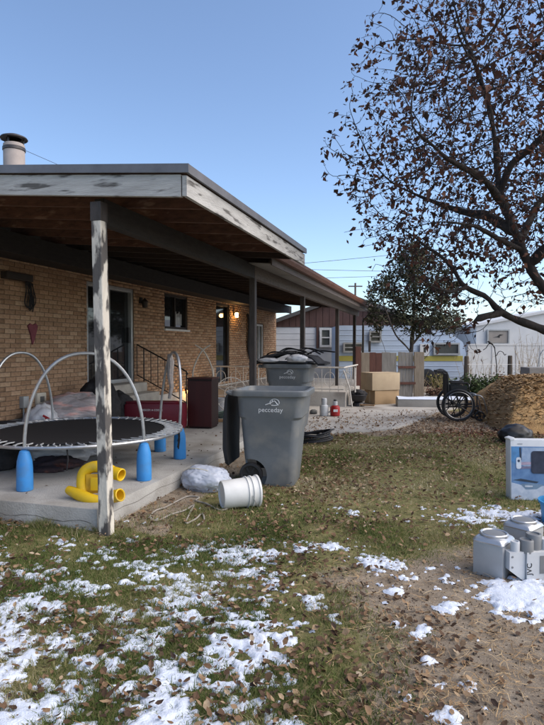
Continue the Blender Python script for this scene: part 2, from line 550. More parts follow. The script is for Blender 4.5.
def framed(name, s0, s1, z0, z1, fm, split=(), hz=None, sill=False, t=.06, rec=.07):
    fr = MB()
    q0, q1 = QW - .12, QW - rec + .05
    hbox(s0, s0 + t, q0, q1, z0, z1, .004, fr); hbox(s1 - t, s1, q0, q1, z0, z1, .004, fr)
    hbox(s0 + t, s1 - t, q0, q1, z1 - t, z1, .004, fr); hbox(s0 + t, s1 - t, q0, q1, z0, z0 + t, .004, fr)
    f = fr.build(name, fm, house, smooth=True)
    xs = [s0 + t, *split, s1 - t]
    for a, b in zip(xs[:-1], xs[1:]):
        if a > s0 + t:
            m2 = MB(); hbox(a - .025, a + .025, q0 + .01, q1 - .012, z0 + t, z1 - t, 0, m2); m2.build('mullion', fm, f)
        m2 = MB(); hbox(a + (.025 if a > s0 + t else 0), b - (.025 if b < s1 - t else 0), QW - rec - .03, QW - rec - .022, z0 + t, z1 - t, 0, m2)
        m2.build('pane', m_glass, f)
    if hz:
        m2 = MB(); hbox(s0 + t, s1 - t, q0 + .01, q1 - .015, hz - .018, hz + .018, 0, m2); m2.build('mullion', fm, f)
    if sill:
        m2 = MB(); hbox(s0 - .04, s1 + .04, QW - .10, QW + .05, z0 - .05, z0 - .004, .006, m2); m2.build('sill', m_white, f)
    return f
sd = framed('sliding_door', 8.25, 9.78, .89, 2.70, m_alu, split=(8.98,), t=.07)
m2 = MB(); hbox(9.60, 9.64, QW - .07, QW - .01, 1.65, 1.95, .006, m2); m2.build('handle', m_steel, sd)
wn = framed('window', 11.05, 12.2, 1.98, 2.75, m_dark, split=(11.62,), sill=True, t=.05)
m2 = MB()
for k in range(7):
    hbox(11.70 + k * .055, 11.735 + k * .055, QW - .094, QW - .090, 2.08, 2.36 + .03 * math.sin(k * 2), 0, m2)
m2.build('curtain', m_curtain, wn)
dr = framed('back_door', 13.95, 14.92, .60, 2.76, m_dark, t=.06)
m2 = MB(); hbox(14.02, 14.10, QW - .088, QW - .07, .9, 2.0, 0, m2); m2.build('door_edge', m_alu, dr)
framed('window', 17.4, 18.1, 1.10, 2.32, m_white, split=(17.75,), sill=True, t=.05)
# roof of the house itself, rising behind the patio roof, with its flue
m_shing = mat('asphalt_shingle', (.06, .055, .05), (.10, .095, .09), scale=30, rough=.95)
SL = .0875
def zt(q): return 2.955 + (-1.90 - q) * SL                   # top of the roof over distance out
def slope_box(mb, s0, s1, q0, q1, d0, d1):
    """slab between two depths under the roof line"""
    vs = []
    for s in (s0, s1):
        for q in (q0, q1):
            for d in (d0, d1): vs.append(H(s, q, zt(q) - d))
    return mb.add(vs, [(0, 1, 3, 2), (4, 6, 7, 5), (0, 4, 5, 1), (2, 3, 7, 6), (0, 2, 6, 4), (1, 5, 7, 3)])
mb = MB(); slope_box(mb, 4.0, 19.9, -10.0, -5.62, -.02, .10)
roof = mb.build('roof', m_shing, house)
m_flue = mat('flue_tile', (.46, .40, .37), (.34, .30, .28), scale=5, rough=.8)
m_flued = mat('sooty_steel', (.05, .048, .05), (.10, .09, .09), scale=8, rough=.5, metal=.6)
fc = H(6.56, -5.80, 0)
mb = MB(T(fc)); mb.lathe([(.142, 3.2), (.142, 4.41), (.13, 4.425), (.10, 4.425)], 28)
fl = mb.build('flue', m_flue, roof, smooth=True)
mb = MB(T(fc)); mb.lathe([(.146, 4.325), (.152, 4.33), (.152, 4.37), (.146, 4.375)], 28)
for k in range(3):
    a = k * 2.1 + .3
    mb.box((.12 * math.cos(a), .12 * math.sin(a), 4.455), (.02, .02, .10))
mb.lathe([(.10, 4.50), (.178, 4.488), (.184, 4.495), (.172, 4.515), (.10, 4.545), (.03, 4.552), (.001, 4.552)], 28)
mb.build('flue_cap', m_flued, roof, smooth=True)

# ================================================================== PATIO ROOF
cover = thing('patio_cover', H(4.05, -2.7, 0), 'long weathered timber patio roof on posts against the brick house', 'patio roof')
m_fascia = mat('peeling_white_board', (.46, .455, .44), (.31, .305, .295), scale=3.0, stretch=(1, 1, 7), rough=.85, bump=.35, bscale=16,
               c3=(.10, .095, .09), scale3=2.6, thr3=(.56, .64))
m_raft = mat('stained_rafter', (.13, .060, .040), (.07, .034, .024), scale=4, stretch=(2, 2, 6), rough=.8, bump=.15,
             c3=(.20, .12, .085), scale3=3, thr3=(.60, .72))
m_beam = mat('charcoal_beam', (.017, .015, .015), (.030, .026, .025), scale=4, stretch=(2, 2, 8), rough=.75, bump=.15)
m_beam2 = mat('greyed_beam', (.125, .105, .095), (.075, .062, .057), scale=4, stretch=(2, 2, 8), rough=.8, bump=.15)
m_soff = mat('grey_soffit', (.30, .29, .28), (.22, .21, .20), scale=3, rough=.8)
m_gut = mat('rusty_brown_gutter', (.115, .045, .028), (.16, .075, .048), scale=5, rough=.5, metal=.1)
m_drip = mat('grey_drip_metal', (.17, .17, .185), (.12, .12, .13), scale=4, rough=.5, metal=.3)
S0, SM, SE = 3.99, 7.82, 19.3
QO, QG = -1.90, -2.39
m_raft2 = mat('darker_rafter', (.045, .028, .022), (.028, .018, .015), scale=4, stretch=(2, 2, 6), rough=.8, bump=.15)  # darker version of the rafter colour, for the far deck and rafters
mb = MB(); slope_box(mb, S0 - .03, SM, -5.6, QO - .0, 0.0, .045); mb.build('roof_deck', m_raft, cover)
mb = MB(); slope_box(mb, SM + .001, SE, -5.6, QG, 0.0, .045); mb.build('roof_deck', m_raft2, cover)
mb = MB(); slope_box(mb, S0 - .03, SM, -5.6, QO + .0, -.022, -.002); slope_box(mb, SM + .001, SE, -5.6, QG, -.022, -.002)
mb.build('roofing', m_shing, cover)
mb = MB(); slope_box(mb, S0 - .05, S0 - .03, -9.6, QO + .03, -.020, .048); mb.build('drip_edge', m_drip, cover)
mb = MB(); slope_box(mb, S0 - .029, SM, QO + .004, QO + .030, -.018, .050); mb.build('drip_edge', m_drip, cover)
mb = MB(); slope_box(mb, S0 - .022, S0 + .018, -9.5, QO - .048, .057, .225)
mb.build('fascia_board', m_fascia, cover)
mb = MB(); slope_box(mb, S0 - .022, SM, QO - .036, QO + .002, .064, .220)
mb.build('fascia_board', m_fascia, cover)
s = S0 + .56; i = 0
while s < SE - .1:
    qo = QO - .045 if s < SM else QG - .30
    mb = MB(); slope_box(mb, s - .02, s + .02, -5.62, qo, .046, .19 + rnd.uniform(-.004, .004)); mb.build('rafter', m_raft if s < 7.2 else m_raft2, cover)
    s += .58; i += 1
# ledger against the wall, and the beams on the posts
mb = MB(); hbox(S0 + .03, SE + .2, QW + .02, -5.26, 2.80, 3.02, .006, mb); mb.build('eave', m_beam, house)
mb = MB(); hbox(S0 + .03, SE + .2, -5.255, -5.22, 2.765, 3.03, .004, mb); mb.build('eave_board', m_beam, house)
BZ = 2.62
mb = MB(); hbox(4.17, 8.16, -2.86, -2.765, BZ, 2.835, .006, mb); mb.build('beam', m_beam, cover)
mb = MB(); hbox(8.17, SE - .05, -2.86, -2.765, BZ, 2.835, .006, mb); mb.build('beam', m_beam2, cover)
mb = MB(); slope_box(mb, SM + .01, SE, -2.75, QG - .02, .21, .222); mb.build('soffit', m_soff, cover)
mb = MB(); slope_box(mb, SM + .01, SE, QG - .02, QG, .047, .235); mb.build('fascia_board', m_beam2, cover)
# gutter: a K profile run along the far eave, turned down at the end
gp = [(0, 0), (0, -.105), (.075, -.105), (.105, -.05), (.115, 0), (.108, 0), (.098, -.05), (.072, -.098), (.007, -.098), (.007, 0)]
mb = MB(T(H(0, QG + .003, zt(QG) - .03)) @ HROT); mb.prism(gp, SM + .02, SE + .03); g_ = mb.build('gutter', m_gut, cover)
mb = MB()
e = H(SE - .02, QG + .06, zt(QG) - .13); e2 = H(SE - .06, -2.62, BZ - .18)
mb.tube([e, e + Vector((0, 0, -.07)), e * .75 + e2 * .25 + Vector((0, 0, -.05)), e2 + Vector((0, 0, .03)), e2 + Vector((0, 0, -.06)), Vector((e2.x, e2.y, .2))], .036, 10)
mb.build('downspout', m_dark, cover, smooth=True)
# the posts
m_post = mat('peeling_post_paint', (.62, .58, .50), (.50, .46, .40), scale=5, stretch=(1, 1, .40), rough=.85, bump=.6, bscale=22,
             c3=(.085, .078, .074), scale3=9, thr3=(.47, .54))
m_post2 = mat('dark_post_paint', (.060, .050, .046), (.035, .030, .028), scale=6, stretch=(3, 3, 1), rough=.7, bump=.2)
def post(s, q, z0, z1, m, wd=.094, lean=0.0):
    rings = []
    for k in range(9):
        t = k / 8; zz = z0 + (z1 - z0) * t; c = H(s, q, zz) + VS * (lean * (1 - t)); h = wd / 2; b = .006
        ring = [(-h + b, -h), (h - b, -h), (h, -h + b), (h, h - b), (h - b, h), (-h + b, h), (-h, h - b), (-h, -h + b)]
        rings.append([c + VS * x + US * y for x, y in ring])
    mb = MB(); mb.loft(rings); return mb.build('post', m, cover)
p1 = post(4.065, -2.745, -.06, 2.612, m_post, lean=.05)
p1['label'] = 'corner post with peeling white paint'
mb = MB()
c = H(4.065, -2.745, 2.69); mb.box((0, 0, 0), (.10, .10, .155), M=T(c) @ HROT); mb.build('post_cap', m_post2, cover)
post(8.2, -2.812, SLAB - .003, BZ, m_post2); post(11.4, -2.812, .155, BZ, m_post2)
for s in (15.4, 18.55): post(s, -2.812, PZ, BZ, m_post2)
# small lamp set in the soffit
m_lampw = mat('lit_white_lens', (.9, .9, .9), rough=.3, emis=(1, .97, .92), estr=6)
lp = H(10.55, -2.98, 2.80)
mb = MB(T(lp)); mb.lathe([(.001, -.02), (.05, -.02), (.06, .0), (.06, .06)], 16, close_top=True)
mb.build('soffit_lamp', m_lampw, cover)

# steps to the sliding door and their iron handrail
st = MB()
for k in range(4):
    z1 = SLAB + .175 * (k + 1); dq = .32 + .27 * (3 - k)
    hbox(8.30, 9.72, QW + .02, QW + dq, SLAB + .175 * k + (.002 if k else -.02), z1, .012, st)
m_step = mat('step_concrete', (.46, .43, .37), (.33, .30, .26), scale=4, rough=.9, bump=.3)
stp = st.build('door_steps', m_step, smooth=True, loc=H(9, QW + .5, SLAB), label='four concrete steps rising to the sliding glass door', category='steps')
hr = thing('handrail', H(9.78, QW + .5, SLAB), 'black wrought iron handrail on the steps below the sliding door', 'handrail')
mb = MB(); a0, a1 = H(9.80, QW + .05, 1.62), H(9.80, QW + 1.12, 1.10); b0, b1 = H(9.80, QW + .05, 1.02), H(9.80, QW + 1.12, .50)
mb.tube([a0, a1, a1 + Vector((0, 0, -.06)) + VS * .03], .014, 8); mb.build('top_rail', m_steel, hr)
mb = MB(); mb.tube([b0, b1], .011, 8); mb.build('bottom_rail', m_steel, hr)
for k in range(8):
    t = k / 7
    lo, hi = b0.lerp(b1, t), a0.lerp(a1, t)
    if k in (1, 7): lo = Vector((lo.x, lo.y, SLAB + (.70 if k == 1 else 0)))
    mb = MB(); mb.cyl(lo, hi, .008 if k not in (1, 7) else .013, n=6); mb.build('baluster', m_steel, hr)

# ================================================================== THINGS ON THE PATIO
m_galv = mat('galvanised_tube', (.50, .51, .52), (.36, .37, .38), scale=12, rough=.38, metal=.75)
m_blue = mat('blue_foam_plastic', (.035, .22, .56), (.05, .26, .60), scale=5, rough=.55, c3=(.07, .20, .42), scale3=7, thr3=(.55, .75), bump=.1)
m_mat = mat('trampoline_mesh', (.012, .012, .014), (.02, .02, .022), scale=60, rough=.75)
m_cord = mat('white_bungee', (.55, .56, .56), (.35, .36, .36), scale=20, rough=.7)
m_blackf = mat('black_fabric', (.012, .012, .014), (.024, .023, .025), scale=14, rough=.9, bump=.3)
m_blackp = mat('black_plastic', (.014, .014, .016), (.022, .022, .025), scale=9, rough=.42)
TC = Vector((-2.22, 6.50, SLAB)); TR, TZ = 1.15, .60
tramp = thing('trampoline', TC, 'round black trampoline with metal hoops and bright blue leg sleeves', 'trampoline')
def onring(a, r=TR, z=TZ): return Vector((TC.x + r * math.cos(R(a)), TC.y + r * math.sin(R(a)), z))
mb = MB(); mb.tube([onring(a) for a in range(0, 360, 5)], .019, 8, closed=True); ring = mb.build('frame_ring', m_galv, tramp, smooth=True)
mb = MB()
rings = []
for r in (.001, .3, .6, .85, .95):
    rings.append([onring(a, r, TZ - .045 * (1 - (r / .95) ** 2) + .006) for a in range(0, 360, 6)])
mb.loft(rings[::-1], False, False); mb.build('jumping_mat', m_mat, tramp, smooth='all')
mb = MB(); mb.tube([onring(a, .955, TZ + .004) for a in range(0, 360, 6)], .010, 6, closed=True); mb.build('mat_hem', m_blackf, tramp)
mb = MB()
for k in range(54):
    a = k * 360 / 54
    mb.tube([onring(a, .95, TZ + .010), onring(a + 1.2, 1.06, TZ + .016), onring(a + 4.2, TR + .012, TZ + .018), onring(a + 5.2, TR - .01, TZ - .014), onring(a + 3.3, .95, TZ)], .007, 5)
mb.build('bungee_cord', m_cord, tramp, kind='stuff')
LEG = [-98, -39, 20, 50, 127, 176]
for a in LEG:
    c = onring(a); lean = (onring(a, TR + .015, 0) - onring(a, TR, 0))
    mb = MB(T((c.x, c.y, 0))); hh = TZ - .02
    mb.lathe([(.060, SLAB), (.074, SLAB + .004), (.077, SLAB + .012), (.077, SLAB + .10), (.075, SLAB + .22), (.070, SLAB + .285), (.058, SLAB + .335), (.045, hh - .010), (.026, hh)], 20, close_top=True, close_bot=True)
    lg = mb.build('leg_sleeve', m_blue, tramp, smooth=True)
    if a in (50, 127, 176): pass
def hoop(a, b, zt_, lean=0):
    p, q = onring(a), onring(b); pts = []
    for k in range(33):
        t = k / 32; u = -math.cos(math.pi * t)                 # -1..1
        h = math.sqrt(max(0, 1 - abs(u) ** 2.3)) if abs(u) < 1 else 0
        c = p.lerp(q, (u + 1) / 2); c.z = TZ + (zt_ - TZ) * h
        c += Vector((lean * h, 0, 0))
        pts.append(c)
    mb = MB(); mb.tube(pts, .017, 8); mb.build('hoop', m_galv, tramp, smooth=True)
hoop(-98, -39, 1.51); hoop(20, 50, 1.50, .06); hoop(127, 176, 1.50)
for a, l in ((18, .22), (15, .17), (11, .25), (7, .16), (2, .2), (-60, .24), (-78, .22)):
    c = onring(a, TR - .03, TZ - .01); mb = MB()
    mb.tube([c, c + Vector((.01, 0, -l * .5)), c + Vector((-.008, .01, -l))], .008, 5); mb.build('strap', m_blackf, tramp)
m_sock = mat('worn_foam_sleeve', (.20, .20, .20), (.36, .30, .27), scale=9, rough=.95, bump=.5)
mb = MB(); q = onring(42); mb.tube([q + Vector((.06 * t, .0, .0)) + Vector((0, 0, z)) for t, z in ((.6, .88), (.9, .78), (.7, .60), (1.0, .45), (.5, .3))], [.03, .045, .04, .03, .02], 8)
mb.build('foam_sleeve', m_sock, tramp, smooth=True)

# yellow plastic toy chair tipped over at the slab's corner
m_yel = mat('yellow_plastic', (.70, .46, .012), (.62, .38, .010), scale=5, rough=.55, c3=(.46, .34, .08), scale3=7, thr3=(.52, .75), bump=.08)
m_yel2 = mat('yellow_plastic_worn', (.66, .40, .02), (.52, .28, .02), scale=8, rough=.5)
toy = thing('toy_chair', G(96, 503, SLAB), 'yellow plastic toy chair lying on its side at the slab corner', 'toy')
def curve(pts, n=8):
    pts = [Vector(p) for p in pts]; out = []
    for i in range(len(pts) - 1):
        p0 = pts[max(i - 1, 0)]; p1, p2 = pts[i], pts[i + 1]; p3 = pts[min(i + 2, len(pts) - 1)]
        for k in range(n):
            t = k / n
            out.append(.5 * ((2 * p1) + (p2 - p0) * t + (2 * p0 - 5 * p1 + 4 * p2 - p3) * t * t + (3 * p1 - p0 - 3 * p2 + p3) * t ** 3))
    return out + [pts[-1]]
lo = curve([P(68, 489.5, 5.08), P(78, 494, 5.03), P(90, 499, 4.98), P(104, 500, 4.98), P(114, 497, 5.0)])
mb = MB(); mb.tube(lo, [.036 + .018 * math.sin(math.pi * min(1, k / len(lo) * 1.4)) for k in range(len(lo))], 14); mb.build('lower_rail', m_yel, toy, smooth=True)
hi = curve([P(83, 493, 5.06), P(82, 482, 5.08), P(84.5, 472, 5.09), P(93, 467, 5.09), P(104, 467.5, 5.07), P(114, 473, 5.04)])
mb = MB(); mb.tube(hi, [.048 + .008 * (k / len(hi)) for k in range(len(hi))], 14); mb.build('upper_rail', m_yel, toy, smooth=True)
for i, (a, b) in enumerate(((P(113, 472.5, 5.045), P(121.5, 475, 5.0)), (P(112, 497, 5.0), P(120.5, 495, 4.95)))):
    ax = (b - a).normalized(); rot = ax.to_track_quat('Z', 'Y').to_matrix().to_4x4(); Ln = (b - a).length
    mb = MB(T(a) @ rot); mb.lathe([(.048, -.02), (.056, .0), (.058, Ln), (.050, Ln + .004), (.044, Ln - .002), (.040, 0), (.001, 0)], 20)
    mb.build('socket', m_yel, toy, smooth=True)
mb = MB(); mb.loft([[P(x, y, Y + d) for x, y in ((86, 474), (110, 474), (112, 492), (86, 494))] for Y, d in ((5.045, 0), (5.10, 0))]); mb.build('seat_panel', m_yel2, toy)
mb = MB(); mb.box((0, 0, 0), (.15, .03, .12), bev=.012, M=T(P(99, 484, 5.025))); mb.build('back_panel', m_yel, toy, smooth=True)

# heaps along the wall behind the trampoline
m_wbag = mat('white_plastic_bag', (.62, .62, .64), (.48, .49, .52), scale=6, rough=.35, bump=.4, bscale=18)
m_clear = mat('clear_film_over_pink', (.44, .39, .39), (.20, .195, .20), scale=4, stretch=(1, 1, 4), rough=.16, bump=.9, bscale=9, c3=(.55, .33, .30), scale3=3, thr3=(.52, .64))
m_red = mat('red_cloth', (.40, .02, .03), (.28, .015, .02), scale=6, rough=.8)
m_grey = mat('grey_cloth', (.16, .16, .15), (.10, .10, .10), scale=9, rough=.95, bump=.3)
def soft(name, p, r, seed, m, label, cat, rot=0, **kw):
    mb = lump(T(p) @ rz(rot), *r, seed, **kw); return mb.build(name, m, smooth='all', loc=p, label=label, category=cat)
def at(px, Y, z=SLAB): q = P(px, 400, Y); return Vector((q.x, q.y, z))
bag1 = soft('plastic_bag', at(42, 7.95), (.24, .22, .30), 3, m_wbag, 'white plastic bag with a red mark among the heaps by the wall', 'bag', wrinkle=.10)
mb = MB(T(at(46, 7.72, .60))); mb.box((0, 0, .0), (.10, .012, .03), rot=Matrix.Rotation(.5, 3, 'Y'), bev=.004); mb.box((.03, 0, -.03), (.09, .012, .025), rot=Matrix.Rotation(.2, 3, 'Y'), bev=.004)
mb.build('red_mark', m_red, bag1)
soft('film_wrapped_bundle', at(72, 8.35), (.50, .30, .36), 5, m_clear, 'grey and pink bundle wrapped in clear film against the brick wall', 'bundle', rot=12, wrinkle=.13, amp=.25)
soft('duffel_bag', at(99, 8.9), (.30, .24, .46), 8, m_blackf, 'black duffel bag heaped beside the sliding door steps', 'bag', wrinkle=.12)
soft('cushion', at(8, 7.5), (.40, .26, .21), 12, m_blackf, 'black cushion slumped on the slab behind the trampoline hoop', 'cushion', wrinkle=.05)
soft('plastic_bag', at(58, 6.75), (.36, .24, .115), 15, m_wbag, 'crumpled white plastic sheet lying under the trampoline', 'bag', wrinkle=.16, amp=.3)
soft('plastic_bag', at(84, 7.2), (.28, .2, .10), 16, m_wbag, 'small white bag under the trampoline beside the dark clothes', 'bag', wrinkle=.16, amp=.3)
soft('backpack', at(1, 6.3), (.18, .16, .18), 18, m_blackf, 'small black backpack under the trampoline', 'backpack', wrinkle=.1)
m_cloth = mat('dark_clothes', (.02, .022, .04), (.05, .03, .03), scale=5, rough=.95, bump=.4, c3=(.20, .07, .05), scale3=4, thr3=(.6, .7))
soft('clothes', at(57, 6.35), (.24, .13, .07), 21, m_cloth, 'dark heap of clothes on the concrete under the trampoline', 'clothes', wrinkle=.2, amp=.35)
soft('rags', at(46, 6.15), (.16, .06, .03), 24, m_cloth, 'flat dark rags in front of the clothes heap', 'rags', wrinkle=.2, amp=.35)
soft('duffel_bag', at(118, 9.3), (.25, .2, .34), 27, m_blackf, 'black bag between the maroon case and the duffel', 'bag', wrinkle=.12)

# maroon padded case with white lettering
m_maroon = mat('maroon_vinyl', (.125, .010, .020), (.095, .008, .016), scale=5, rough=.42, bump=.08)
m_print = mat('white_print', (.72, .72, .72), (.6, .6, .6), rough=.5)
cs = at(156, 9.25); case = thing('padded_case', cs, 'maroon vinyl case with white lettering below the handrail', 'case')
mb = MB(T(cs) @ rz(-4)); mb.box((0, 0, .25), (.99, .36, .44), bev=.075); mb.build('body', m_maroon, case, smooth=True)
mb = MB(T(cs) @ rz(-4)); mb.box((-.05, -.02, .475), (.84, .22, .028), bev=.012); mb.build('lid', m_maroon, case, smooth=True)
vs, fs = text_mesh('WESCEX A CODEX', .042, .001); mb = MB(T(cs) @ rz(-4) @ T((-.02, -.182, .355)) @ Matrix.Rotation(R(90), 4, 'X')); mb.add(vs, fs); mb.build('lettering', m_print, case)
# cabinet
m_mahog = mat('mahogany_veneer', (.055, .010, .011), (.038, .008, .009), scale=3, stretch=(6, 6, .6), rough=.4)
m_cabs = mat('cabinet_side', (.022, .008, .008), (.016, .006, .006), scale=4, rough=.5)
ca = G(202, 428.5, SLAB) + Vector((0, .18, 0)); cab = thing('cabinet', ca, 'dark red wooden cabinet standing on the patio', 'cabinet')
Mc = T(ca) @ rz(-12)
mb = MB(Mc); mb.box((0, 0, .435), (.43, .36, .80)); mb.build('carcass', m_cabs, cab)
mb = MB(Mc); mb.box((0, -.193, .42), (.425, .018, .77), bev=.003); mb.build('door', m_mahog, cab)
mb = MB(Mc); mb.box((0, -.005, .848), (.46, .40, .022), bev=.004); mb.build('top', m_mahog, cab)
mb = MB(Mc); mb.box((0, .0, .018), (.40, .33, .03)); mb.build('plinth', m_cabs, cab)

# hung on the wall: shelf with cords, dark red cloth, boxes
def onwall(px, py):
    d = ray(px, py); o = Vector((0, 0, CAMH)); t = (QW - o.dot(VS)) / d.dot(VS); return o + d * t
Mw = lambda p: T(p) @ HROT
p = onwall(14, 277); sh = thing('wall_shelf', p, 'dark wooden rack with tangled cords hanging high on the brick wall', 'rack')
mb = MB(Mw(p)); mb.box((.06, 0, 0), (.11, .52, .10), bev=.01); mb.build('board', m_dark, sh)
for k in range(7):
    y = .16 + .02 * k; a = rnd.uniform(-.04, .06); mb = MB(Mw(p))
    mb.tube(curve([(.06, y, -.05), (.05, y + .03 + a, -.2), (.05, y + a, -.34 - .02 * k), (.05, y + .05, -.42), (.05, y + .10 - a, -.30), (.06, y + .03, -.06)]), .007, 5); mb.build('cord', m_blackf, sh)
p = onwall(32, 333); mb = MB(Mw(p))
mb.prism([(-.10, .10), (-.06, .145), (0, .12), (.06, .14), (.105, .10), (.05, -.02), (.012, -.17), (-.03, -.10)], .006, .028, M=Matrix.Rotation(R(-90), 4, 'Z'))
mb.build('wall_cloth', mat('dusky_red_cloth', (.20, .055, .07), (.14, .04, .05), scale=8, rough=.95), loc=p, label='dusky red heart shaped cloth hanging on the tan bricks', category='cloth')
p = onwall(39, 399); ob = thing('outlet_cover', p, 'cream rounded weatherproof outlet cover on the brick wall', 'outlet')
m_cream = mat('cream_plastic', (.56, .52, .43), (.5, .46, .38), scale=9, rough=.45)
mb = MB(Mw(p)); mb.box((.03, 0, 0), (.06, .21, .20), bev=.028); mb.build('cover', m_cream, ob, smooth=True)
mb = MB(Mw(p)); mb.box((.063, 0, 0), (.008, .09, .085), bev=.004); mb.build('latch', m_grey, ob, smooth=True)
p = onwall(22, 402); eb = thing('junction_box', p, 'grey metal junction box with conduit low on the bricks', 'junction box')
mb = MB(Mw(p)); mb.box((.04, 0, 0), (.08, .11, .17), bev=.008); mb.build('box', m_alu, eb, smooth=True)
mb = MB(Mw(p)); mb.cyl((.03, 0, -.08), (.03, 0, -.40), .012, n=8); mb.build('conduit', m_alu, eb)
p = onwall(140, 302); wl = thing('porch_lamp', p, 'unlit dark lantern on the bricks beside the sliding door', 'lamp')
mb = MB(Mw(p)); mb.box((.02, 0, .03), (.04, .09, .12), bev=.008); mb.build('backplate', m_dark, wl)
mb = MB(Mw(p) @ T((.11, 0, -.05))); mb.lathe([(.03, -.07), (.05, -.06), (.065, .05), (.075, .055), (.02, .11), (.004, .13)], 12, close_bot=True); mb.build('lantern', m_dark, wl)
# the lit lantern by the far door, and a small light at the foot of the wall
m_warm = mat('lit_amber_glass', (.9, .6, .3), rough=.3, emis=(1.0, .55, .16), estr=10)
def lit(name, p, label, watts, foot=False):
    t = thing(name, p, label, 'lamp')
    mb = MB(Mw(p)); mb.box((.02, 0, .0), (.04, .08, .12), bev=.006); mb.build('backplate', m_dark, t)
    c = Mw(p) @ Vector((.10, 0, -.02))
    mb = MB(T(c)); mb.lathe([(.03, -.08), (.045, -.075), (.05, .04), (.03, .06)], 14, close_bot=True, close_top=True); mb.build('glass', m_warm, t, smooth=True)
    mb = MB(T(c)); mb.lathe([(.065, .062), (.06, .075), (.02, .12), (.004, .13)], 14, close_bot=True); mb.build('cap', m_dark, t)
    l = bpy.data.lights.new('lamp_light', 'POINT'); l.energy = watts; l.color = (1, .55, .2); l.shadow_soft_size = .06
    o = bpy.data.objects.new('lamp_light', l); COL.objects.link(o); o.parent = t; o.location = (c + VS * .10 - Vector((0, 0, .02))) - Vector(p)
lit('wall_lantern', onwall(233.5, 314), 'lit amber lantern on the bricks beside the far door', 2.5)
lit('foot_lamp', onwall(185.5, 391), 'small lit amber lamp low on the wall behind the cabinet', 3)
# dark hose rack hanging at the far wall
p = onwall(247, 330); mb = MB(Mw(p))
for k in range(4):
    mb.tube(curve([(.03, -.06 + .03 * k, .5), (.06, -.04 + .03 * k, .1), (.05, -.08 + .04 * k, -.4), (.05, .0 + .02 * k, -.75 - .05 * k)]), .018, 6)
mb.build('hanging_cords', m_blackf, loc=p, label='dark cords hanging down the bricks beyond the lit lantern', category='cords')

# white wire arches and railing at the porch
m_wiron = mat('old_white_iron', (.58, .56, .52), (.40, .37, .33), scale=14, rough=.6)
m_wood_w = mat('pale_bent_tube', (.60, .55, .47), (.45, .40, .33), scale=8, rough=.6)
ar = at(203, 10.3); t = thing('garden_arch', ar, 'pale pointed wire arch standing behind the cabinet', 'arch')
for sg in (-1, 1):
    mb = MB(T(ar)); mb.tube(curve([(sg * .19, 0, 0), (sg * .19, 0, .75), (sg * .16, 0, 1.02), (sg * .02, 0, 1.30), (-sg * .14, 0, 1.42)]), .013, 7); mb.build('hoop', m_wood_w, t, smooth=True)
mb = MB(T(ar)); mb.cyl((-.19, 0, .55), (.19, 0, .55), .01, n=6); mb.build('crossbar', m_wood_w, t)
rl = thing('porch_railing', H(PS, -3.5, PZ), 'white wrought iron railing with scrolls along the raised porch', 'railing')
def rail(name, a, b, r=.016): mb = MB(); mb.cyl(a, b, r, n=8); return mb.build(name, m_wiron, rl)
RS = PS + .08
rail('top_rail', H(RS, -5.6, 1.08), H(RS, -2.26, 1.08), .02); rail('bottom_rail', H(RS, -5.6, .56), H(RS, -2.26, .56)); rail('top_rail', H(RS, -2.26, 1.08), H(17.0, -2.26, 1.08), .02)
for k in range(19):
    q = -5.6 + k * .201
    rail('baluster', H(RS, q, PZ), H(RS, q, 1.08), .018 if k % 6 == 0 else .008)
for k in range(9):
    q = -5.4 + k * .40; c = H(RS, q, .80); mb = MB()
    mb.tube([c + VS * (.13 * math.cos(a)) + Vector((0, 0, .17 * math.sin(a))) for a in np.linspace(0, 2 * math.pi, 20, endpoint=False)], .008, 5, closed=True); mb.build('scroll', m_wiron, rl)
for k in range(1, 12): rail('baluster', H(RS + k * .33, -2.26, PZ), H(RS + k * .33, -2.26, 1.08), .009)
mb = MB(); mb.tube([H(RS, -2.26, 1.02), H(RS - .12, -2.10, .62), H(RS - .2, -2.02, .17)], .016, 7); mb.build('brace', m_wiron, rl)
# white wheel like planters and a plank in front of the porch
for i, (px, Y, r, lb) in enumerate(((232, 11.7, .36, 'large white wire wheel leaning at the porch front beside the far door'), (249, 11.2, .27, 'small white wire wheel between the post and the grey bin'))):
    c = at(px, Y, SLAB + .02); t = thing('plant_hoop', c, lb, 'garden hoop')
    for rr_ in (r, r * .45):
        mb = MB(T(c + Vector((0, 0, r))) @ rz(25 + 20 * i)); mb.tube([(rr_ * math.cos(a), .08 * math.sin(a), rr_ * math.sin(a)) for a in np.linspace(0, 2 * math.pi, 28, endpoint=False)], .011, 6, closed=True); mb.build('rim', m_wiron, t, smooth=True)
    for k in range(6):
        a = k * math.pi / 6; mb = MB(T(c + Vector((0, 0, r))) @ rz(25 + 20 * i)); mb.cyl((r * math.cos(a), .08 * math.sin(a), r * math.sin(a)), (-r * math.cos(a), -.08 * math.sin(a), -r * math.sin(a)), .005, n=5); mb.build('spoke', m_wiron, t)
p = at(221, 11.9, SLAB - .03); mb = MB(T(p)); mb.lathe([(.10, 0), (.125, .02), (.14, .30), (.15, .31), (.15, .33), (.13, .33), (.12, .05), (.001, .05)], 20, close_bot=True)
mb.build('flower_pot', m_wbag, smooth=True, loc=p, label='empty white pot beside the white wire wheels', category='pot')
m_plank = mat('raw_pine_plank', (.36, .22, .11), (.27, .16, .08), scale=3, stretch=(1, 8, 8), rough=.8)
p = at(226, 10.3, SLAB); mb = MB(T(p) @ rz(-3)); mb.box((0, 0, .025), (.34, .09, .045), bev=.004); mb.build('plank', m_plank, loc=p, label='short raw pine plank on the slab beside the cabinet', category='plank')
p = at(228, 11.0, SLAB - .03); mb = MB(T(p))
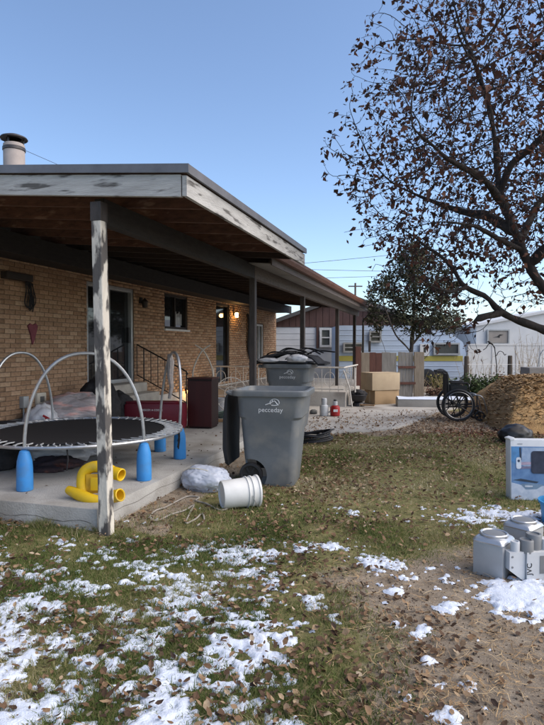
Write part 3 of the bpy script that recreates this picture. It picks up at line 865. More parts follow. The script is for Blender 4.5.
for k in range(6):
    mb.tube([(.22 * math.cos(a) * (1 + .05 * math.sin(3 * a + k)), .17 * math.sin(a), .02 + .022 * k + .01 * math.sin(2 * a + k)) for a in np.linspace(0, 2 * math.pi, 30, endpoint=False)], .012, 6, closed=True)
mb.build('garden_hose', mat('green_hose', (.10, .16, .13), (.16, .2, .18), scale=6, rough=.4), smooth='all', loc=p, label='coiled pale green garden hose by the porch', category='hose')

# ================================================================== WHEELED BINS
m_bin = mat('grey_bin_plastic', (.155, .168, .178), (.125, .136, .146), scale=4, rough=.48, bump=.05, bscale=120, c3=(.22, .215, .20), scale3=3.5, thr3=(.50, .72))
m_lid = mat('matt_black_lid', (.012, .012, .014), (.018, .018, .02), scale=6, rough=.7)
m_binin = mat('bin_inside', (.06, .065, .07), (.045, .05, .055), scale=4, rough=.7)
def rr(x0, x1, hy, r, z, n=5):
    out = []
    for cx, cy, a0 in ((x1 - r, hy - r, 0), (x0 + r, hy - r, 90), (x0 + r, -hy + r, 180), (x1 - r, -hy + r, 270)):
        for k in range(n + 1):
            a = R(a0 + 90 * k / n); out.append((cx + r * math.cos(a), cy + r * math.sin(a), z))
    return out
def boolean(o, cut):
    md = o.modifiers.new('b', 'BOOLEAN'); md.object = cut; md.operation = 'DIFFERENCE'; md.solver = 'EXACT'
    bpy.context.view_layer.update()
    me = bpy.data.meshes.new_from_object(o.evaluated_get(bpy.context.evaluated_depsgraph_get()))
    o.modifiers.clear(); o.data = me; bpy.data.objects.remove(cut)
def wheelie(loc, yaw, label, group, lid_open, sc_=1.0):
    t = thing('wheelie_bin', loc, label, 'bin', group)
    M = T(loc) @ rz(yaw) @ Matrix.Scale(sc_, 4)
    rings = [rr(-.245, .255, .245, .07, .0), rr(-.258, .27, .255, .08, .02), rr(-.29, .305, .285, .085, .36), rr(-.318, .335, .312, .09, .735), rr(-.335, .362, .332, .09, .765),
             rr(-.350, .382, .345, .09, .975), rr(-.355, .385, .348, .09, .985), rr(-.395, .425, .385, .10, .990), rr(-.400, .430, .390, .10, 1.0), rr(-.400, .430, .390, .10, 1.045), rr(-.392, .422, .382, .10, 1.055),
             rr(-.365, .395, .355, .09, 1.055), rr(-.335, .362, .325, .08, .97), rr(-.24, .25, .24, .06, .10)]
    mb = MB(M); mb.loft(rings)
    body = mb.build('body', m_bin, t, smooth=True)
    for sy in (-1, 1):
        c = MB(M); c.cyl((-.20, sy * .34, .125), (-.20, sy * .205, .125), .175, n=28); cut = c.build('cut', None, t); boolean(body, cut)
    body.data.polygons.foreach_set('use_smooth', [True] * len(body.data.polygons))
    try: body.data.set_sharp_from_angle(angle=R(32))
    except Exception: pass
    for sy in (-1, 1):
        mb = MB(M @ T((-.205, sy * .245, .128)) @ Matrix.Rotation(R(90), 4, 'X'))
        mb.lathe([(.03, -.028), (.085, -.030), (.10, -.04), (.122, -.038), (.128, -.02), (.128, .02), (.122, .038), (.10, .04), (.085, .030), (.03, .028)], 24, close_top=True, close_bot=True); wh = mb.build('wheel', m_blackp, t, smooth=True)
        mb = MB(M @ T((-.205, sy * .245, .128)) @ Matrix.Rotation(R(90), 4, 'X'))
        for k in range(6):
            a = k * math.pi / 3; mb.box((.055 * math.cos(a), .055 * math.sin(a), 0), (.06, .018, .068), rot=Matrix.Rotation(a, 3, 'Z'))
        mb.build('spokes', m_blackp, wh)
    mb = MB(M); mb.tube([(-.40, -.28, 1.0), (-.47, -.26, 1.02), (-.47, .26, 1.02), (-.40, .28, 1.0)], .017, 8)
    for y in (-.22, .22): mb.box((-.435, y, 1.015), (.09, .05, .06), bev=.01)
    mb.build('handle', m_bin, t, smooth=True)
    if lid_open:
        mb = MB(M); rings = []
        for k, (z, x, dx, hy) in enumerate(((1.0, -.455, .012, .29), (.96, -.465, .022, .30), (.7, -.475, .035, .30), (.4, -.48, .035, .29), (.24, -.47, .025, .26), (.215, -.465, .010, .24))):
            rings.append([(x - dx, -hy, z), (x - dx * 1.4, -hy * .5, z), (x - dx * 1.4, hy * .5, z), (x - dx, hy, z), (x + .008, hy, z), (x + .008, -hy, z)])
        mb.loft(rings); mb.build('lid', m_lid, t, smooth=True)
    else:
        mb = MB(M); mb.box((-.0, 0, 1.075), (.74, .70, .03), bev=.012); mb.build('lid', m_blackp, t, smooth=True)
    for body_, sz, z in (('pecceday', .072, .845),):
        vs, fs = text_mesh(body_, sz, .001)
        mb = MB(M @ T((.03, -.3415, z)) @ Matrix.Rotation(R(90 + 4), 4, 'X')); mb.add(vs, fs); mb.build('lettering', m_print, t)
    mb = MB(M @ T((.075, -.3475, .925)) @ Matrix.Rotation(R(4), 4, 'X'))
    mb.tube([(.05 * math.cos(a), 0, .04 * math.sin(a)) for a in np.linspace(-.3, 3.6, 14)], .005, 4)
    mb.tube([(-.10, 0, -.025), (-.055, 0, -.008), (-.02, 0, .012), (.0, 0, .02), (.02, 0, -.004), (.035, 0, -.02)], .006, 4)
    mb.tube([(-.035, 0, -.028), (.0, 0, -.03), (.045, 0, -.022)], .005, 4); mb.tube([(-.02, 0, .012), (-.028, 0, .034)], .005, 4)
    mb.build('emblem', m_print, t)
    return M
b1 = Vector((.02, 6.52, zg1(.02, 6.52)))
wheelie(b1, -11, 'grey wheeled bin standing on the grass with its black lid hanging open', 'grey wheeled bins', True, 1.035)
b2 = Vector((.32, 10.0, .157))
M2 = wheelie(b2, -14, 'grey wheeled bin heaped with black sheeting behind the patio post', 'grey wheeled bins', False, 1.06)
# junk lying on the second bin
mb = MB(M2); rs_ = []
for i in range(13):
    x = -.62 + i * .105
    row = []
    for j in range(7):
        y = -.34 + j * .11
        z = 1.13 + .07 * mnoise.noise(Vector((x * 3, y * 3, 1))) + .12 * math.exp(-((x - .05) / .4) ** 2) - (.07 if abs(x) > .5 else 0)
        row.append((x, y, z))
    rs_.append(row)
vs = [p for r_ in rs_ for p in r_] + [(p[0], p[1], p[2] - .03) for r_ in rs_ for p in r_]
fs = []; o_ = 13 * 7
for i in range(12):
    for j in range(6):
        a = i * 7 + j; fs += [(a, a + 1, a + 8, a + 7), (a + o_, a + 7 + o_, a + 8 + o_, a + 1 + o_)]
for i in range(12): fs += [(i * 7, i * 7 + 7, i * 7 + 7 + o_, i * 7 + o_), (i * 7 + 6, i * 7 + 6 + o_, i * 7 + 13 + o_, i * 7 + 13)]
for j in range(6): fs += [(j, j + o_, j + 1 + o_, j + 1), (84 + j, 85 + j, 85 + j + o_, 84 + j + o_)]
mb.add(vs, fs); mb.build('black_sheeting', m_blackf, loc=b2 + Vector((0, 0, 1.1)), label='rumpled black sheeting lying across the heaped bin', category='sheeting')
mb = lump(M2 @ T((.20, -.36, 1.09)), .16, .10, .065, 31, wrinkle=.1); mb.build('plastic_bag', m_wbag, smooth='all', loc=M2 @ Vector((.2, -.36, 1.09)), label='white rolled plastic bag on the rim of the heaped bin', category='bag')
mb = lump(M2 @ T((-.28, -.34, 1.085)), .16, .08, .04, 33, wrinkle=.1); mb.build('paper_bag', m_wbag, smooth='all', loc=M2 @ Vector((-.28, -.34, 1.085)), label='flattened pale bag under the sheeting on the heaped bin', category='bag')
mb = MB(M2); 
for k in range(9):
    a = rnd.uniform(-.6, .4); mb.tube(curve([(a, rnd.uniform(-.3, .2), 1.13), (a + .25, rnd.uniform(-.4, .2), 1.24 + rnd.random() * .08), (a + .6, rnd.uniform(-.3, .2), 1.20 + rnd.random() * .06)]), .012, 5)
mb.build('plastic_tangle', m_blackp, loc=b2 + Vector((0, 0, 1.15)), label='tangle of loose black strips sticking out over the heaped bin', category='plastic')

# ================================================================== BESIDE THE SLAB
m_cbag = mat('clear_blue_bag', (.66, .71, .82), (.52, .57, .70), scale=5, rough=.18, bump=.35, bscale=14, alpha=.66)
m_cont = mat('bag_contents', (.62, .62, .62), (.40, .46, .38), scale=4, rough=.7)
p = G(204, 492); p.z = zg1(p.x, p.y); p += Vector((0, .12, -.01))
mb = lump(T(p) @ rz(-22), .27, .19, .145, 41, amp=.16, wrinkle=.085, freq=2.0, sub=5); cb = mb.build('clear_bag', m_cbag, smooth='all', loc=p, label='pale blue translucent bag slumped against the slab edge', category='bag')
mb = lump(T(p + Vector((.01, 0, .003))) @ rz(-22), .20, .14, .105, 43, amp=.3, wrinkle=.12); mb.build('contents', m_cont, cb, smooth='all')
mb = MB(T(p) @ rz(-22)); mb.tube(curve([(-.27, -.02, .17), (-.12, -.10, .245), (.08, -.10, .235), (.22, -.08, .15)]), .007, 5); mb.build('drawstring', m_cream, cb, smooth=True)
m_bucket = mat('white_bucket_plastic', (.68, .68, .66), (.56, .56, .54), scale=5, rough=.42, c3=(.42, .40, .36), scale3=4, thr3=(.6, .8))
c0 = P(221.5, 494.5, 5.38); c0.z = .142; ax = Vector((.93, .34, .02)).normalized()
rot = ax.to_track_quat('Z', 'Y').to_matrix().to_4x4(); bk = thing('bucket', (c0.x + .15, c0.y + .05, 0), 'white plastic bucket lying on its side in the grass', 'bucket')
mb = MB(T(c0) @ rot); mb.lathe([(.001, .012), (.115, .012), (.122, 0), (.130, 0), (.134, .01), (.142, .24), (.153, .243), (.153, .252), (.144, .256), (.145, .285), (.156, .288), (.156, .300), (.146, .303), (.147, .345), (.158, .35), (.158, .368), (.150, .368), (.143, .34), (.130, .03), (.001, .03)], 36)
mb.build('body', m_bucket, bk, smooth=True)
mb = MB(T(c0) @ rot); mb.tube(curve([(.155, 0, .27), (.15, -.10, .31), (.06, -.185, .36), (-.06, -.185, .36), (-.15, -.10, .31), (-.155, 0, .27)]), .004, 5); mb.build('handle', m_galv, bk)
# rope
m_rope = mat('pale_rope', (.36, .33, .29), (.25, .23, .20), scale=40, rough=.95)
pts = [G(x, y) for x, y in ((236, 505), (222, 512), (206, 505), (196, 502), (199, 499), (188, 498), (176, 503), (166, 508), (155, 512), (150, 519), (158, 521), (172, 515), (186, 511), (194, 506), (190, 514), (186, 524), (196, 520), (202, 515), (204, 522), (197, 527))]
pts = curve([Vector((p.x, p.y, zg1(p.x, p.y) + .013)) for p in pts], 7)
mb = MB(); mb.tube(pts, .008, 6); mb.build('rope', m_rope, smooth=True, loc=pts[40], label='pale rope snaking over the dirt beside the slab', category='rope')
# coil of black cable behind the bin
p = Vector((.60, 8.75, zg1(.6, 8.75))); mb = MB(T(p) @ rz(-15))
for k in range(9):
    r1, r2 = .34 - .012 * (k % 4), .22 - .012 * (k % 3)
    mb.tube([(r1 * math.cos(a) + .03 * math.sin(k), r2 * math.sin(a), .03 + .016 * k + .04 * math.sin(a * 2 + k) * (k / 9) + .03 * math.cos(a)) for a in np.linspace(0, 2 * math.pi, 34, endpoint=False)], .012, 6, closed=True)
mb.build('cable_coil', m_blackp, smooth='all', loc=p, label='coil of black cable lying on the grass behind the open bin', category='cable')

# cans by the porch
m_jug = mat('dull_white_jug', (.55, .56, .56), (.42, .43, .44), scale=7, rough=.45)
m_can = mat('red_can_plastic', (.36, .016, .014), (.28, .012, .012), scale=6, rough=.42)
p = G(324, 415.8, .155); j = thing('jug', p, 'dull white jug with a screw cap beside the red can', 'jug')
mb = MB(T(p)); mb.lathe([(.075, 0), (.088, .01), (.09, .18), (.08, .215), (.05, .235), (.055, .24), (.058, .34), (.05, .365)], 20, close_top=True, close_bot=True); mb.build('body', m_jug, j, smooth=True)
mb = MB(T(p)); mb.tube(curve([(.08, 0, .20), (.13, 0, .19), (.13, 0, .10), (.09, 0, .07)]), .012, 6); mb.build('handle', m_jug, j)
p = G(335, 416, .155); j = thing('fuel_can', p, 'red fuel can with a black and white cap beside the porch', 'can')
mb = MB(T(p)); mb.lathe([(.08, 0), (.098, .012), (.10, .17), (.085, .205), (.05, .22)], 22, close_top=True, close_bot=True); mb.build('body', m_can, j, smooth=True)
mb = MB(T(p)); mb.lathe([(.045, .22), (.05, .225), (.05, .30), (.04, .305)], 16, close_top=True); mb.build('cap', m_jug, j, smooth=True)
mb = MB(T(p)); mb.lathe([(.03, .305), (.032, .33), (.02, .34)], 12, close_top=True); mb.build('spout', m_blackp, j)
mb = MB(T(p)); mb.box((0, -.098, .12), (.09, .012, .05), bev=.004); mb.build('sticker', m_print, j)
p = G(313.5, 414, .155); soft('rag', p, (.07, .05, .05), 51, m_grey, 'grey rag beside the white jug', 'rag', wrinkle=.2)
# black fire bowl
p = Vector((2.07, 13.42, .157)); j = thing('fire_bowl', p, 'black metal fire bowl between the porch and the cartons', 'fire bowl')
mb = MB(T(p)); mb.lathe([(.08, .09), (.15, .12), (.19, .19), (.205, .26), (.22, .265), (.205, .275), (.18, .20), (.14, .14), (.001, .12)], 26, close_bot=True); mb.build('bowl', m_blackp, j, smooth=True)
mb = MB(T(p)); mb.lathe([(.15, 0), (.16, .01), (.11, .09)], 16, close_bot=True); mb.build('stand', m_blackp, j)
mb = lump(T(p + Vector((0, 0, .20))), .16, .15, .10, 55, wrinkle=.2, amp=.35); mb.build('ash_heap', m_blackf, j, smooth='all')
mb = MB(T(p)); mb.box((.18, -.20, .04), (.36, .05, .03), rot=Matrix.Rotation(R(-28), 3, 'Z')); mb.build('scrap_board', m_plank, loc=p + Vector((.18, -.2, 0)), label='short scrap board lying at the foot of the fire bowl', category='board')

# cartons
m_card = mat('brown_cardboard', (.40, .275, .155), (.33, .225, .125), scale=3, rough=.85)
m_card2 = mat('pale_cardboard', (.46, .36, .235), (.38, .29, .19), scale=3, rough=.85)
def carton(loc, yaw, sz, m, label, tilt=0):
    t = thing('carton', loc, label, 'carton', 'stacked cartons'); M = T(loc) @ rz(yaw) @ Matrix.Rotation(R(tilt), 4, 'Y')
    x, y, z = sz; mb = MB(M); mb.box((0, 0, z / 2), (x, y, z), bev=.006); mb.build('box', m, t, smooth=True)
    for sg in (-1, 1):
        mb = MB(M); mb.box((0, sg * (y / 4 + .001), z + .006), (x * .995, y / 2 - .006, .008)); mb.build('flap', m, t)
    mb = MB(M); mb.box((-x / 2 + .0005 - .002, 0, z * .5), (.003, .06, z * .9)); mb.build('tape', m_card2, t)
q = G(384, 404.5, .155)
carton(Vector((q.x, q.y + .30, .157)), 24, (.72, .46, .335), m_card, 'brown cardboard carton on the concrete, lowest of the two')
carton(Vector((q.x - .04, q.y + .30, .157 + .348)), 22, (.80, .54, .42), m_card2, 'long pale cardboard carton lying on top of the other carton')

# ================================================================== WHEELCHAIR
m_chrome = mat('chromed_tube', (.30, .31, .32), (.22, .23, .24), scale=10, rough=.3, metal=.8)
m_frame = mat('black_chair_frame', (.016, .016, .018), (.025, .025, .028), scale=10, rough=.35, metal=.3)
wc = Vector((3.66, 10.98, .145))
chair = thing('wheelchair', wc, 'folding black wheelchair parked empty on the dirt', 'wheelchair')
Mc = T(wc) @ rz(-7)
def circ(r, y, c, n=36): return [(c[0] + r * math.cos(a), y, c[1] + r * math.sin(a)) for a in np.linspace(0, 2 * math.pi, n, endpoint=False)]
for sg in (-1, 1):
    y = sg * .295; c = (-.06, .31)
    mb = MB(Mc); mb.tube(circ(.292, y, c), .022, 8, closed=True); wh = mb.build('wheel', m_blackp, chair, smooth=True)
    mb = MB(Mc); mb.tube(circ(.268, y, c), .011, 6, closed=True); mb.build('rim', m_frame, wh, smooth=True)
    mb = MB(Mc); mb.tube(circ(.255, y + sg * .045, c), .009, 6, closed=True); mb.build('handrim', m_chrome, wh, smooth=True)
    for k in range(8):
        a = k * math.pi / 4 + .2; mb = MB(Mc); mb.cyl((c[0] + .03 * math.cos(a), y, c[1] + .03 * math.sin(a)), (c[0] + .27 * math.cos(a), y, c[1] + .27 * math.sin(a)), .010, n=5); mb.build('spoke', m_frame, wh)
    mb = MB(Mc); mb.cyl((c[0], y - .04, c[1]), (c[0], y + .04, c[1]), .035, n=14); mb.build('hub', m_frame, wh)
    c2 = (.36, .10); y2 = sg * .20
    mb = MB(Mc); mb.tube(circ(.082, y2, c2, 24), .018, 8, closed=True); cw = mb.build('caster', m_blackp, chair, smooth=True)
    mb = MB(Mc)
    for k in range(5):
        a = k * 2 * math.pi / 5; mb.cyl((c2[0], y2, c2[1]), (c2[0] + .075 * math.cos(a), y2, c2[1] + .075 * math.sin(a)), .009, n=5)
    mb.cyl((c2[0], y2 - .03, c2[1]), (c2[0], y2 + .03, c2[1]), .022, n=10); mb.build('caster_hub', m_frame, cw)
    mb = MB(Mc)
    for d in (-.03, .03): mb.tube([(c2[0], y2 + d, c2[1]), (c2[0] - .02, y2 + d, .20), (c2[0] - .03, y2, .22)], .008, 6)
    mb.cyl((c2[0] - .03, y2, .22), (c2[0] - .03, y2, .31), .014, n=8); mb.build('caster_fork', m_frame, chair)
    yf = sg * .225; mb = MB(Mc)
    mb.tube([(-.24, yf, .28), (.33, yf, .28)], .013, 8); mb.tube([(-.24, yf, .49), (.22, yf, .50)], .013, 8)
    mb.tube(curve([(-.23, yf, .24), (-.235, yf, .60), (-.25, yf, .88), (-.275, yf, .945), (-.36, yf, .95)]), .013, 8)
    mb.cyl((.30, yf, .28), (.30, yf, .50), .013, n=8); mb.build('side_frame', m_frame, chair, smooth=True)
    mb = MB(Mc); mb.cyl((-.345, yf, .95), (-.44, yf, .955), .017, n=10); mb.build('push_handle', m_blackp, chair)
    mb = MB(Mc); mb.box((-.03, yf, .735), (.32, .055, .03), bev=.012); ap = mb.build('armrest', m_blackf, chair, smooth=True)
    mb = MB(Mc); mb.tube(curve([(-.2, yf, .72), (.10, yf, .72), (.145, yf, .68), (.15, yf, .50)]), .011, 7); mb.box((-.03, yf, .60), (.30, .008, .16)); mb.build('side_panel', m_frame, ap)
    mb = MB(Mc); mb.tube(curve([(.22, yf, .50), (.36, yf, .49), (.43, yf, .40), (.50, yf, .14)]), .012, 8); fr = mb.build('legrest', m_chrome, chair, smooth=True)
    mb = MB(Mc); mb.box((.53, sg * .16, .115), (.15, .14, .014), rot=Matrix.Rotation(R(-12), 3, 'Y'), bev=.005); mb.build('footplate', m_blackp, fr)
mb = MB(Mc); mb.loft([[(-.24, -.22, z_), (-.22, .0, z_ - .012), (-.24, .22, z_), (-.262, .22, z_), (-.25, 0, z_ - .012), (-.262, -.22, z_)] for z_ in (.50, .62, .74, .86, .91)]); mb.build('backrest', m_blackf, chair)
mb = MB(Mc); mb.box((0, 0, .505), (.44, .42, .055), bev=.02); mb.build('seat', m_blackf, chair, smooth=True)
mb = MB(Mc); mb.cyl((0, -.22, .28), (0, .22, .49), .012, n=8); mb.cyl((.02, .22, .28), (.02, -.22, .49), .012, n=8); mb.cyl((-.06, -.3, .31), (-.06, .3, .31), .012, n=8); mb.build('cross_brace', m_frame, chair)

# ================================================================== RIGHT SIDE OF THE YARD
m_snow = mat('snow', (.63, .68, .77), (.56, .62, .72), scale=30, rough=.6, bump=.35, bscale=90, subs=.25)
# long low concrete edging capped with snow, behind the wheelchair
p = Vector((4.25, 13.35, .12)); ed = thing('low_slab', p, 'long low concrete slab capped with white snow behind the wheelchair', 'slab')
mb = MB(T(p) @ rz(-7)); mb.box((0, 0, .11), (2.5, .55, .22), bev=.02); mb.build('slab', m_conc, ed, smooth=True)
mb = MB(T(p) @ rz(-7)); rs_ = []
for i in range(41):
    x = -1.24 + i * .062; rs_.append([(x, y + .01 * mnoise.noise(Vector((x * 4, y * 4, 0))), .215 + max(0, .05 * (1 - (abs(y) / .29) ** 4) * (.75 + .6 * mnoise.noise(Vector((x * 2.5, y * 3, 3)))))) for y in np.linspace(-.285, .285, 9)])
mb.add([q for r_ in rs_ for q in r_], [(i * 9 + j, i * 9 + j + 1, i * 9 + j + 10, i * 9 + j + 9) for i in range(40) for j in range(8)]); mb.build('snow_cap', m_snow, ed, smooth='all')

# mound of straw and bark
m_mound = mat('bark_straw', (.46, .29, .13), (.30, .18, .08), scale=9, rough=.95, bump=.8, bscale=45, c3=(.46, .31, .16), scale3=5, thr3=(.5, .7))
mx = np.linspace(3.55, 8.2, 94); my = np.linspace(8.7, 13.0, 86); MX, MY = np.meshgrid(mx, my)
base = zg(MX, MY)
flank = np.clip((MX - 3.98 - .10 * (MY - 10.3)) / .92, 0, 1); front = np.clip((MY - 9.35 + .25 * (fbm(MX, MY) - .5)) / 1.35, 0, 1); backs = np.clip((12.6 - MY) / 1.3, 0, 1); rgt = np.clip((8.0 - MX) / 1.2, 0, 1)
Hm = np.minimum.reduce([flank, .08 + .92 * front, backs, rgt]); Hm = Hm * np.clip(front * 20, 0, 1)
Hm = Hm * (2 - Hm) * .88 * (1 + .05 * np.clip(MX - 4.9, 0, 2)) + .09 * (fbm(MX * 4, MY * 4, 4) - .5) * np.clip(Hm * 4, 0, 1)
Zm = base - .03 + Hm; ii = np.arange(MX.size).reshape(MX.shape)
Fm = np.stack([ii[:-1, :-1], ii[:-1, 1:], ii[1:, 1:], ii[1:, :-1]], -1).reshape(-1, 4)
mound = thing('mulch_mound', (5.6, 11, .13), 'tall brown mound of straw and bark beside the wheelchair', 'mound')
npmesh('heap', np.stack([MX, MY, Zm], -1).reshape(-1, 3), Fm, m_mound, mound, smooth=True)
rg = np.random.RandomState(5); n = 9000
ux, uy = rg.uniform(3.75, 6.2, n), rg.uniform(9.3, 11.6, n)
ix = np.clip(((ux - 3.55) / (mx[1] - mx[0])).astype(int), 0, 92); iy = np.clip(((uy - 8.7) / (my[1] - my[0])).astype(int), 0, 84)
uz = Zm[iy, ix]; keep = Hm[iy, ix] > .04; ux, uy, uz = ux[keep], uy[keep], uz[keep]; n = len(ux)
ang = rg.uniform(0, 6.28, n); ln = rg.uniform(.03, .11, n); wd = rg.uniform(.004, .014, n); tl = rg.uniform(-.3, .8, n)
dx, dy, dz = np.cos(ang) * ln, np.sin(ang) * ln, tl * ln * .6
o3 = np.stack([ux, uy, uz + .012], -1); d3 = np.stack([dx, dy, dz], -1); w3 = np.stack([-np.sin(ang) * wd, np.cos(ang) * wd, rg.uniform(-.5, .5, n) * wd], -1)
Vm = np.stack([o3 - w3, o3 + w3, o3 + d3 + w3, o3 + d3 - w3], 1).reshape(-1, 3)
m_straw = mat('loose_straw', (1, 1, 1), (.8, .8, .8), rough=.9, attr='tint', stops=[(0, (.14, .08, .04)), (.4, (.30, .18, .08)), (.75, (.45, .30, .15)), (1, (.55, .42, .25))])
npmesh('loose_straw', Vm, np.arange(n * 4).reshape(-1, 4), m_straw, mound, tint=np.repeat(rg.rand(n), 4), kind='stuff')
# bag in front of it
p = G(521, 443, .1); p.z = zg1(p.x, p.y); mb = lump(T(p + Vector((0, .2, 0))) @ rz(10), .26, .2, .155, 61, wrinkle=.06, amp=.15); mb.build('rubbish_bag', m_blackp, smooth='all', loc=p, label='black rubbish bag at the foot of the straw mound', category='bag')
# grey timber planter beyond the mound, with a wire loop
p = P(538, 372, 13.6); p.z = .13; pl = thing('planter_box', p, 'grey weathered timber planter rising behind the straw mound', 'planter'); m_greyw = mat('greyed_timber', (.26, .25, .24), (.18, .17, .16), scale=3, stretch=(1, 1, 8), rough=.9, bump=.3)
for k in range(5): mb = MB(T(p)); mb.box((.1, 0, .10 + k * .19), (.85, .5, .182), bev=.006); mb.build('plank', m_greyw, pl)
mb = MB(T(p)); mb.tube(curve([(-.05, -.1, .96), (-.0, -.1, 1.25), (.10, -.1, 1.38), (.2, -.1, 1.25), (.24, -.1, .96)]), .012, 6); mb.build('wire_loop', m_galv, pl)

# television carton
m_wcard = mat('white_carton', (.70, .71, .72), (.60, .61, .63), scale=4, rough=.55)
q = G(511.5, 500); tv = thing('television_carton', (q.x + .4, q.y - .1, 0), 'white flat screen carton printed with a blue picture standing on the grass', 'carton')
Mt = T((q.x, q.y + .02, zg1(q.x, q.y) - .01)) @ rz(-4) @ Matrix.Rotation(R(-3), 4, 'X')
mb = MB(Mt); mb.box((.50, .075, .315), (1.0, .15, .63), bev=.008); mb.build('box', m_wcard, tv, smooth=True)
mb = MB(Mt); mb.box((.018, .075, .636), (.05, .17, .022), rot=Matrix.Rotation(R(-18), 3, 'Y'), bev=.006); mb.build('torn_flap', m_wcard, tv, smooth=True)
def pr(name, poly, c, lay, c2=None):
    m = mat('print_' + name, c, c2 or tuple(x * .65 for x in c), scale=14, rough=.4)
    mb = MB(Mt); mb.prism(poly, -.0012 * lay - .0002, -.0012 * lay + .0008); return mb.build('printed_' + name, m, tv)
def rnd_rect(x0, x1, z0, z1, r, n=5):
    o = []
    for cx, cz, a0 in ((x1 - r, z1 - r, 0), (x0 + r, z1 - r, 90), (x0 + r, z0 + r, 180), (x1 - r, z0 + r, 270)):
        for k in range(n + 1):
            a = R(a0 + 90 * k / n); o.append((cx + r * math.cos(a), cz + r * math.sin(a)))
    return o
pr('picture', [(.008, .012), (.99, .012), (.99, .56), (.008, .56)], (.15, .27, .46), 1, (.09, .18, .35))
pr('sky', [(.008, .40), (.10, .36), (.10, .56), (.008, .56)], (.10, .28, .55), 2)
pr('building', [(.10, .37), (.20, .34), (.42, .34), (.42, .55), (.12, .55)], (.36, .45, .58), 2, (.20, .29, .44))
pr('dark_column', [(.092, .42), (.112, .42), (.104, .55), (.088, .55)], (.03, .05, .09), 3)
pr('pink_band', [(.10, .37), (.27, .38), (.27, .405), (.10, .40)], (.45, .36, .46), 4)
pr('grey_band', [(.10, .33), (.27, .34), (.27, .362), (.10, .355)], (.20, .19, .28), 4)
pr('figure', rnd_rect(.055, .105, .33, .45, .02), (.66, .72, .80), 5)
pr('figure_mark', rnd_rect(.068, .092, .40, .425, .01), (.05, .07, .12), 6)
pr('pavement', [(.008, .012), (.99, .012), (.99, .15), (.4, .17), (.2, .14), (.008, .19)], (.56, .61, .70), 2, (.36, .44, .56))
pr('shadow', [(.025, .215), (.10, .23), (.28, .20), (.26, .185), (.10, .205)], (.05, .07, .10), 3)
pr('water', [(.10, .175), (.2, .185), (.33, .17), (.26, .125), (.15, .12)], (.20, .30, .42), 3)
pr('pale_curve', rnd_rect(.14, .22, .145, .162, .008), (.60, .66, .74), 4)
pr('dark_screen', rnd_rect(.205, .72, .285, .515, .03), (.018, .024, .045), 6, (.04, .05, .08))
pr('caption', [(.07, .582), (.12, .582), (.12, .590), (.07, .590)], (.35, .36, .38), 2)
# blue tub with a red toy
q = G(552.5, 527); bt = thing('tub', (q.x + .16, q.y, 0), 'bright blue plastic tub on the snow beside the printed carton', 'tub')
m_blue2 = mat('sky_blue_plastic', (.05, .30, .62), (.06, .34, .66), scale=4, rough=.4)
mb = MB(T((q.x + .155, q.y + .1, -.005))); mb.lathe([(.17, 0), (.18, .01), (.200, .18), (.217, .185), (.217, .205), (.200, .205), (.17, .02), (.001, .02)], 30, close_bot=True); mb.build('body', m_blue2, bt, smooth=True)
mb = lump(T((q.x + .21, q.y + .14, .12)) @ Matrix.Rotation(R(14), 4, 'Y'), .13, .10, .19, 71, wrinkle=.03, amp=.1); mb.build('red_bag', m_can, smooth='all', loc=(q.x + .21, q.y + .14, .12), label='red bag stuffed in the bright blue tub', category='bag')
# silver stereo: two speakers and the player
m_silv = mat('silver_plastic', (.40, .41, .42), (.34, .35, .36), scale=7, rough=.38, metal=.25)
m_silvd = mat('grey_stereo_plastic', (.20, .205, .21), (.17, .175, .18), scale=8, rough=.45, metal=.1)
m_silvl = mat('pale_stereo_plastic', (.55, .56, .57), (.48, .49, .50), scale=6, rough=.4)
m_shiny = mat('polished_silver', (.52, .53, .54), (.45, .46, .47), scale=3, rough=.22, metal=.6)
for i, (px, py, Y, yaw, lb) in enumerate(((493.5, 560, 3.86, 47, 'silver speaker with a round driver on top standing on bare soil'), (523, 552, 4.16, 40, 'silver speaker standing behind the player with the printed letters'))):
    q = P(px, py, Y); p = Vector((q.x, q.y, zg1(q.x, q.y) - .004)); t = thing('speaker', p, lb, 'speaker', 'silver stereo speakers')
    M = T(p) @ rz(yaw); mb = MB(M); mb.box((0, 0, .115), (.215, .205, .23), bev=.008); mb.build('cabinet', m_silv, t, smooth=True)
    mb = MB(M); mb.loft([rr(-.112, .112, .107, .02, .231), rr(-.114, .114, .109, .022, .240), rr(-.105, .105, .10, .03, .258), rr(-.088, .088, .083, .06, .272)]); mb.build('shoulder', m_shiny, t, smooth=True)
    mb = MB(M); mb.lathe([(.094, .268), (.096, .282), (.088, .288), (.078, .284), (.074, .278)], 36); dr_ = mb.build('driver_ring', m_shiny, t, smooth=True)
    mb = MB(M); mb.lathe([(.074, .279), (.070, .283), (.05, .284), (.02, .286), (.001, .286)], 30); mb.build('grille', m_silvd, dr_, smooth=True)
q = G(529, 584); p = Vector((q.x + .02, q.y + .12, 0)); py_ = thing('stereo_player', p, 'pale stereo player with round knobs and sideways letters', 'stereo')
M = T((p.x, p.y, -.012)) @ rz(7)
mb = MB(M); mb.prism([(-.04, .012), (.16, .012), (.16, .215), (-.04, .215)], -.10, .09); mb.build('body', m_silvl, py_)
mb = MB(M); mb.prism([(-.155, .215), (-.155, .095), (-.045, .012), (-.044, .215)], -.085, -.02); mb.build('side_wing', m_silvl, py_)
for z in (.115, .185): mb = MB(M); mb.cyl((-.135, -.088, z), (-.135, -.08, z), .007, n=10); mb.build('screw', m_silvd, py_)
